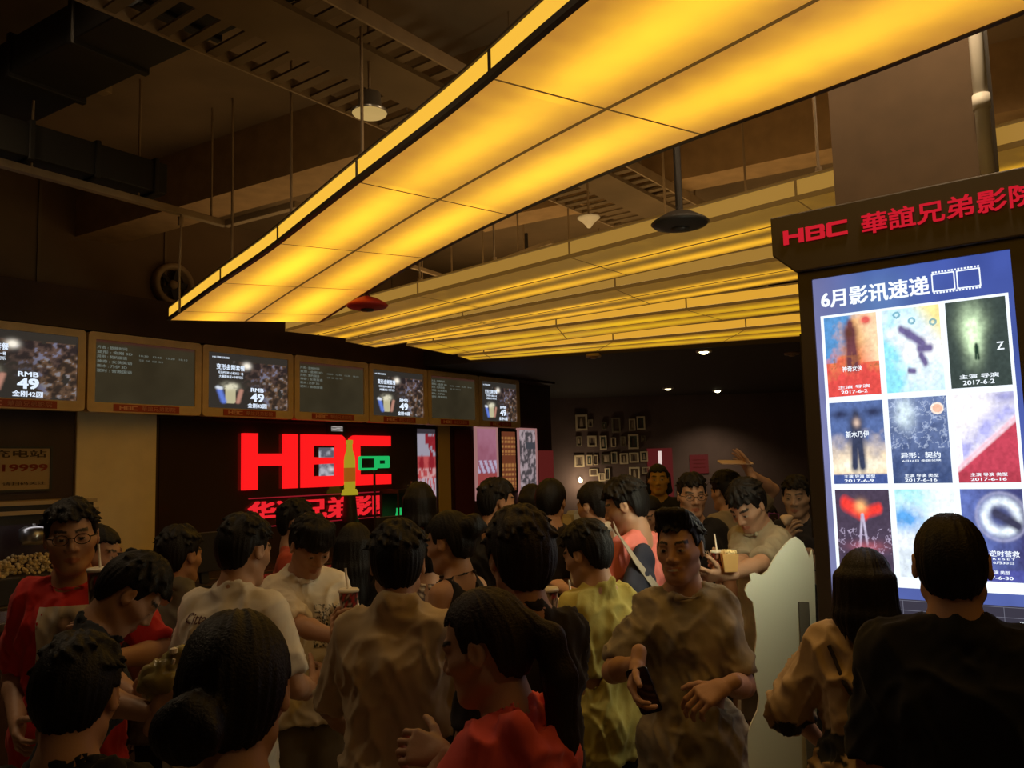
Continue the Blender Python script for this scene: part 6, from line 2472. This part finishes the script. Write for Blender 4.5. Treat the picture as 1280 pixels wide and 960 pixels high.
P18 = person('smiling man in a mottled grey T-shirt facing the viewer, phone in his right hand', 847, 641, 2.95, 172, head=(-22, 1, 2), q='near', smile=1.0, width=0.92,
             arms={'R': dict(to=('px', 797, 830, 2.66), f=(0.15, 0.5, -0.8), n=(-0.9, 0.3, 0.0), curl=0.62, hint=(0.35, -0.9, -0.3)),
                   'L': dict(to=('px', 905, 858, 2.66), f=(0.8, 0.35, -0.30), n=(0.15, -0.5, -0.8), curl=0.62, hint=(-0.35, -0.9, -0.2))},
             top=dict(col=(0.3, 0.26, 0.2), fn=heather((0.21, 0.18, 0.13), (0.40, 0.34, 0.24), 13, 5), loose=0.014, sleeve=0.82, sleeve_r=0.070, hem=0.80, wrinkle=1.4), bottom=dict(col=(0.02, 0.02, 0.025)),
             hair=dict(style='quiff', vol=0.010, hairline=0.068), group=CR)
P19 = person('man with glasses in a black T-shirt facing the viewer, behind the smiling man', 864, 592, 5.0, 180, head=(0, 6, 0), q='mid', glasses=True, width=1.1, top=dict(col=(0.016, 0.015, 0.017), neck=0.006), hair=dict(vol=0.014), group=CR)
shirt_text(P19, 'shirt_logo', 'PW', -0.10, -0.03, 1.27, 1.30, True, (0.6, 0.55, 0.45))
P20 = person('young man in a khaki T-shirt looking down at a cup and popcorn box', 922, 606, 4.3, 118, lean=6, head=(10, 34, 0), q='near',
             arms={'R': dict(to=('px', 914, 716, 4.02), f=(0.1, 0.9, 0.1), n=(-0.8, 0.1, 0.5), curl=0.6), 'L': dict(to=('px', 902, 722, 3.9), f=(0.3, 0.9, 0.0), n=(0.6, 0.0, 0.6), curl=0.6)},
             top=dict(col=(0.33, 0.28, 0.19), fn=heather((0.29, 0.25, 0.17), (0.37, 0.32, 0.22)), sleeve=0.85, sleeve_r=0.074), bottom=dict(col=(0.10, 0.08, 0.06), len=0.5, loose=0.03), hair=dict(vol=0.022), group=CR)
P21 = person('person in a tan shirt with one arm raised, holding up a flat tray', 905, 590, 5.6, 24, head=(10, 5, 0), q='mid', arms={'R': dict(to=('px', 938, 592, 5.45), f=(-0.1, 0.5, 0.85), n=(-0.5, 0.5, 0.7), curl=0.25, hint=(0.9, 0.2, -0.5))},
             top=dict(col=(0.28, 0.22, 0.13), sleeve=0.8), hair=dict(style='short', vol=0.03), group=CR)
P22 = person('man in a black T-shirt holding a napkin to his chin, beside the kiosk', 994, 596, 5.2, 138, head=(12, 4, 0), q='near', skin=(0.36, 0.24, 0.17),
             arms={'R': dict(to=('px', 985, 682, 4.95), f=(-0.3, 0.35, 0.9), n=(-0.6, -0.6, 0.2), curl=0.55, hint=(0.9, -0.2, -0.7)), 'L': dict(to=('px', 1003, 690, 5.0), f=(0.9, 0.4, 0), n=(0, 0, -1), curl=0.5)},
             top=dict(col=(0.018, 0.017, 0.024)), hair=dict(vol=0.016), group=CR)
P24 = person('woman in a loose tan blouse with dark print, from behind, facing the kiosk', 1080, 686, 2.58, -28, head=(-4, 2, 0), female=True, q='near', width=1.08,
             arms={'L': dict(to=(-0.20, 0.20, 1.02), hint=(-0.9, -0.5, -0.2)), 'R': dict(to=(0.16, 0.24, 1.05))},
             top=dict(kind='blouse', col=(0.50, 0.36, 0.20), loose=0.03, flare=0.02, sleeve=1.25, sleeve_r=0.092, hem=0.80, wrinkle=1.6,
                      fn=lambda V, C, N: np.where(((fbm(V * np.array([10, 10, 8]) + 4, 3) > 0.16) & (V[:, 2] < 1.15) & (V[:, 0] < -0.08))[:, None], np.array([0.03, 0.03, 0.03]), C)),
             bottom=dict(col=(0.04, 0.03, 0.03)), hair=dict(style='long', vol=0.016, zbot=-0.18), group=CR)
P25 = person('broad man in a black T-shirt from behind, close up, facing the kiosk', 1184, 640, 2.0, -26, head=(0, 2, 0), q='near', width=1.16,
             top=dict(col=(0.010, 0.010, 0.013), loose=0.026, sleeve=0.9, sleeve_r=0.082), bottom=dict(col=(0.02, 0.02, 0.03)), hair=dict(style='fade', vol=0.006, hairline=0.058, nape=-0.075), group=CR)
P23 = person('costumed figure in a red and yellow jacket with pale stripes, far back', 822, 580, 7.2, 170, q='far', top=dict(col=(0.30, 0.06, 0.02), sleeve=1.7, fn=lambda V, C, N: np.where((np.abs(V[:, 2] - 1.30 + 0.6 * np.abs(V[:, 0])) < 0.02)[:, None], np.array([0.6, 0.55, 0.5]), np.where((V[:, 2] > 1.38)[:, None], np.array([0.02, 0.02, 0.02]), C))),
             skin=(0.45, 0.26, 0.06), hair=dict(style='bob', vol=0.014, zbot=-0.12, col=(0.01, 0.012, 0.012)), group=CR)
P29 = person('person in a red printed top between the costumed figure and the pink T-shirt', 808, 622, 5.6, 150, head=(0, 25, 0), q='far', female=True, top=dict(col=(0.22, 0.03, 0.03), fn=stripes((0.28, 0.03, 0.03), (0.10, 0.02, 0.02), 0.06)), hair=dict(vol=0.02), group=CR)
P30 = person('person raising a purple phone, face low beside the man with the napkin', 958, 630, 6.1, 178, q='far', female=True, arms={'L': dict(to=('px', 968, 668, 5.8), f=(0, 0.2, 1), n=(0, 1, 0), curl=0.5)}, top=dict(col=(0.05, 0.04, 0.035)), hair=dict(vol=0.02), group=CR)

# ------------------------------------------------------------------ things held and worn
m_cup = mat('cup_print', attr=True, rough=0.45)
m_lid = mat('cup_lid', (0.75, 0.70, 0.62), 0.3)
m_straw = mat('straw', (0.8, 0.72, 0.6), 0.35)


def cup(c, label, tilt=(0, 0, 1), h=0.15, r=0.042, dark=(0.05, 0.035, 0.03), light=(0.55, 0.42, 0.32), red=(0.40, 0.03, 0.03), straw=True, seed=0, name='paper_cup'):
    """c: middle of the cup body"""
    ax = nrm(tilt)
    b = np.asarray(c) - ax * h * 0.5
    rt = thing(name, label, 'cup', b, 'paper cups with straws')
    mb = MB()
    n = 32
    prof = [(r * 0.70, 0.0), (r * 0.72, 0.003)] + [(r * (0.72 + 0.28 * t), h * t) for t in np.linspace(0.05, 1, 16)] + [(r * 1.05, h), (r * 1.05, h + 0.004), (r * 0.96, h + 0.004)]
    mb.lathe(prof, b, n, axis=ax)
    V = np.array(mb.V)
    k = np.arange(len(V))
    t = (k // n) / len(prof)
    a = (k % n) / n * 2 * math.pi
    nn = vnoise(np.stack([np.cos(a) * 3 + seed, np.sin(a) * 3, t * 7], 1)) + 0.5 * vnoise(np.stack([np.cos(a) * 6 + seed, np.sin(a) * 6, t * 14], 1))
    C = np.tile(np.array(dark), (len(V), 1))
    C[nn > 0.12] = light
    C[nn < -0.35] = red
    mb.C = [tuple(q_) for q_ in C]
    obj('cup_body', mb, m_cup, rt, smooth=True, colors=True)
    mb = MB()
    mb.lathe([(r * 1.07, h), (r * 1.09, h + 0.006), (r * 0.98, h + 0.012), (r * 0.9, h + 0.010), (0.008, h + 0.011)], b, 28, axis=ax)
    obj('lid', mb, m_lid, rt, smooth=True)
    if straw:
        mb = MB()
        p = b + ax * (h - 0.03)
        q_ = p + (ax + np.array([-0.10, 0, 0.02])) * 0.115
        mb.tube([p, q_], 0.0042, 8)
        obj('straw', mb, m_straw, rt)
    return rt


def in_hand(info, side, label, up=0.03, **k):
    g = info[side]['grip'] + UP * up
    return cup(g, label, **k)


cup(at_Y(126, 744, 2.76) , 'tall dark printed cup held up by the man in the red T-shirt', h=0.155, r=0.042, dark=(0.07, 0.055, 0.04), light=(0.42, 0.34, 0.24), seed=1)
cup(at_Y(436, 762, 3.16), 'printed cup with lid and straw held by the man in the scribble print shirt', h=0.13, r=0.036, light=(0.50, 0.38, 0.30), seed=2)
cup(at_Y(682, 764, 2.80), 'cup with a pale lid held by the bushy haired man in black', h=0.13, r=0.043, seed=3)
cup(at_Y(716, 772, 3.5), 'cup with straw held by the man in the yellow green T-shirt', h=0.13, r=0.036, seed=4)
cup(at_Y(898, 706, 3.95), 'red rimmed cup with straw held by the young man in khaki', h=0.11, r=0.034, light=(0.6, 0.35, 0.25), seed=5)
# popcorn box
c = at_Y(912, 702, 3.88)
r = thing('popcorn_box', 'small orange popcorn box beside the cup of the young man in khaki', 'box', c - UP * 0.06)
mb = MB()
mb.add([tuple(c + np.array([x * w_, y * w_ * 0.7, z])) for (z, w_) in ((-0.045, 0.028), (0.035, 0.037)) for (x, y) in ((-1, -1), (1, -1), (1, 1), (-1, 1))],
       [(0, 3, 2, 1), (4, 5, 6, 7), (0, 1, 5, 4), (1, 2, 6, 5), (2, 3, 7, 6), (3, 0, 4, 7)])
obj('carton', mb, mat('carton_orange', (0.62, 0.36, 0.12), 0.6), r)
mb = MB()
for k in range(40):
    e = 0.010
    q_ = c + np.array([(rg.random() - 0.5) * 0.058, (rg.random() - 0.5) * 0.04, 0.036 + 0.012 * rg.random()])
    mb.lathe([(0, -e), (e * 0.9, -e * 0.3), (e, e * 0.3), (0, e)], q_, 6, axis=nrm([rg.random() - 0.5, rg.random() - 0.5, rg.random() - 0.4]))
o = obj('popcorn', mb, mat('popcorn'), r)
o['kind'] = 'stuff'
# phones
def phone(c, x, y, label, col=(0.01, 0.01, 0.012), case=None, w_=0.072, h_=0.148):
    x = nrm(x)
    y = np.asarray(y, float)
    y = nrm(y - x * (y @ x))
    n_ = np.cross(x, y)
    rt = thing('phone', label, 'phone', c)
    fr = Frame(c, x, y, n_)
    mb = MB()
    fr.prism(mb, rrect(-w_ / 2, w_ / 2, -h_ / 2, h_ / 2, 0.010), -0.004, 0.004)
    obj('phone_body', mb, mat('phone_' + ('case' if case else 'black'), case or col, 0.3), rt)
    mb = MB()
    fr.prism(mb, rrect(-w_ / 2 + 0.004, w_ / 2 - 0.004, -h_ / 2 + 0.006, h_ / 2 - 0.006, 0.008), 0.004, 0.0048)
    obj('glass', mb, m_glass, rt)
    return rt


phone(P18['R']['grip'] + np.array([-0.015, 0, -0.01]), (0.85, -0.4, 0.3), (-0.35, 0.0, 0.93), 'black phone held low in the right hand of the smiling man', w_=0.07, h_=0.14)
phone(at_Y(967, 655, 5.72), (1, 0, -0.12), (0.1, 0.2, 1), 'purple cased phone held up beside the man with the napkin', case=(0.25, 0.05, 0.24))
# flat tray on the raised hand
c = P21['R']['grip'] + UP * 0.05
mb = MB()
c2 = at_Y(921, 578, 5.45)
mb.prism(rrect(-0.12, 0.10, -0.05, 0.05, 0.02), c2, nrm((1, 0.1, -0.03)), nrm((-0.1, 1, 0.25)), nrm((0.02, -0.25, 1)), -0.004, 0.004)
tag(obj('flat_tray', mb, mat('tray_pale', (0.50, 0.34, 0.25), 0.5), bevel=0.002), 'flat pale tray held up on the raised hand', 'tray')
# napkin
mb = MB()
c = at_Y(984, 650, 4.84)
pts_ = [c + np.array([math.cos(t) * 0.032 * (1 + 0.25 * math.sin(3 * t)), -0.01 * math.sin(2 * t), math.sin(t) * 0.038 * (1 + 0.2 * math.cos(2 * t))]) for t in np.linspace(0, 2 * math.pi, 15)[:-1]]
V_ = pts_ + [c + (p - c) * 0.5 + np.array([0, -0.018, 0]) for p in pts_] + [c + np.array([0, -0.012, 0.005])] + [p + np.array([0, 0.012, 0]) for p in pts_]
F_ = []
for i in range(14):
    j = (i + 1) % 14
    F_ += [(i, j, 14 + j, 14 + i), (14 + i, 14 + j, 28), (29 + i, 29 + j, j, i)]
F_.append(tuple(29 + i for i in range(14)))
mb.add(V_, F_)
tag(obj('napkin', mb, mat('napkin', (0.7, 0.52, 0.36), 0.9), smooth=True), 'crumpled pale napkin held to the chin of the man beside the kiosk', 'napkin')
# food wrapper of the bent person
c = at_Y(199, 850, 2.17)
r = thing('food_wrapper', 'crumpled greenish food wrapper in the hands of the bent person', 'wrapper', c - UP * 0.05)
G = Grid(*[axis_pts(c[k] - 0.10, c[k] + 0.10, 0.006) for k in range(3)])
G.op(ell(c, np.eye(3), (0.050, 0.035, 0.045)), 0)
G.op(rc(c + np.array([0.02, 0, 0.03]), c + np.array([0.055, 0, 0.065]), 0.02, 0.01), 0.02)
V, Q = G.mesh()
N_ = vnormals(V, Q)
V = V + N_ * (np.abs(vnoise(V * 40)) * 0.018)[:, None] - c + UP * 0.05
meshobj('wrapper', V, Q, mat('wrapper_mat', attr=True, rough=0.3), r, lerp((0.20, 0.16, 0.05), (0.40, 0.34, 0.14), vnoise(V * 30) + 0.5))
mb = MB()
mb.tube([c + np.array([0.045, -0.02, 0.055]), c + np.array([0.03, -0.01, 0.0])], 0.004, 8)
mb.lathe([(0.0, -0.01), (0.010, -0.004), (0.010, 0.006), (0, 0.01)], c + np.array([0.044, -0.022, 0.075]), 10)
obj('fork', mb, m_lid, r)
# navy sling bag
m_navy = mat('navy_canvas', (0.022, 0.024, 0.045), 0.8, bump=0.2, bscale=300)
r = thing('sling_bag', 'navy sling bag with a grey strap on the back of the pink T-shirt', 'bag', at_Y(800, 765, 3.90))
RY16 = P16['RY']
cb = at_Y(800, 722, 3.90)
G = Grid(axis_pts(-0.22, 0.22, 0.009), axis_pts(-0.14, 0.14, 0.009), axis_pts(-0.24, 0.24, 0.009))
G.op(flat((0.0, 0, -0.07), (0.0, 0, 0.075), 0.115, 0.085, (0, 1, 0), 0.52), 0)
G.op(flat((0.0, -0.045, -0.08), (0.0, -0.045, -0.03), 0.075, 0.075, (0, 1, 0), 0.35), 0.015)
V, Q = G.mesh()
V = V + vnormals(V, Q) * (vnoise(V * 18) * 0.006)[:, None]
Rb = RY16 @ rot('y', 0.45)
meshobj('bag_body', V @ Rb.T + cb - np.array(r.location), Q, m_navy, r, np.tile(np.array([0.02, 0.02, 0.04]), (len(V), 1)))
pts_ = drape(P16, [(-0.09, 1.46), (-0.085, 1.43), (-0.06, 1.39), (-0.02, 1.33)], d=0.006)
mb = MB()
ribbon(mb, [at_Y(768, 656, 4.00), at_Y(771, 666, 3.93), at_Y(782, 682, 3.875), at_Y(795, 702, 3.83), at_Y(810, 722, 3.825), at_Y(822, 737, 3.85), at_Y(834, 752, 3.92), at_Y(842, 764, 4.02)], 0.04, 0.004, RY16 @ np.array([0, -1, 0.1]))
obj('strap', mb, mat('grey_webbing', (0.34, 0.30, 0.24), 0.8, bump=0.3, bscale=400), r)
# thin cross body strap on the tan blouse
mb = MB()
pts_ = drape(P24, [(-0.115, 1.43), (-0.10, 1.39), (-0.07, 1.32), (-0.03, 1.24), (0.02, 1.15), (0.07, 1.05), (0.11, 0.96), (0.14, 0.90)], d=0.006)
r = thing('shoulder_bag', 'small black bag on a thin strap across the tan blouse', 'bag', pts_[-1] - UP * 0.12)
mb.tube(pts_, 0.006, 8)
obj('strap', mb, m_black, r)
mb = MB()
cb = pts_[-1] + P24['RY'] @ np.array([0.04, -0.05, -0.06])
mb.box(cb, P24['RY'] @ np.array([0.09, 0.02, 0]), P24['RY'] @ np.array([-0.01, 0.03, 0]), (0, 0, 0.065))
obj('pouch', mb, m_black, r, bevel=0.015)
# lace trim on the neckline of the woman at the front
mb = MB()
for pts_ in (drape(P4, [(-0.125 + 0.0125 * k, 1.385 - 0.035 * math.sin(math.pi * k / 20)) for k in range(21)], d=0.004),):
    for a, b in zip(pts_[:-1], pts_[1:]):
        mb.tube([a, (a + b) / 2 - UP * 0.012, b], 0.004, 6)
        mb.tube([a, b], 0.004, 6)
lc = obj('lace_collar', mb, mat('lace', (0.55, 0.45, 0.25), 0.9), None)
mw = lc.matrix_basis.copy()
lc.parent = P4['root']
bpy.context.view_layer.update()
lc.matrix_world = mw
lc['label'] = 'pale lace collar'
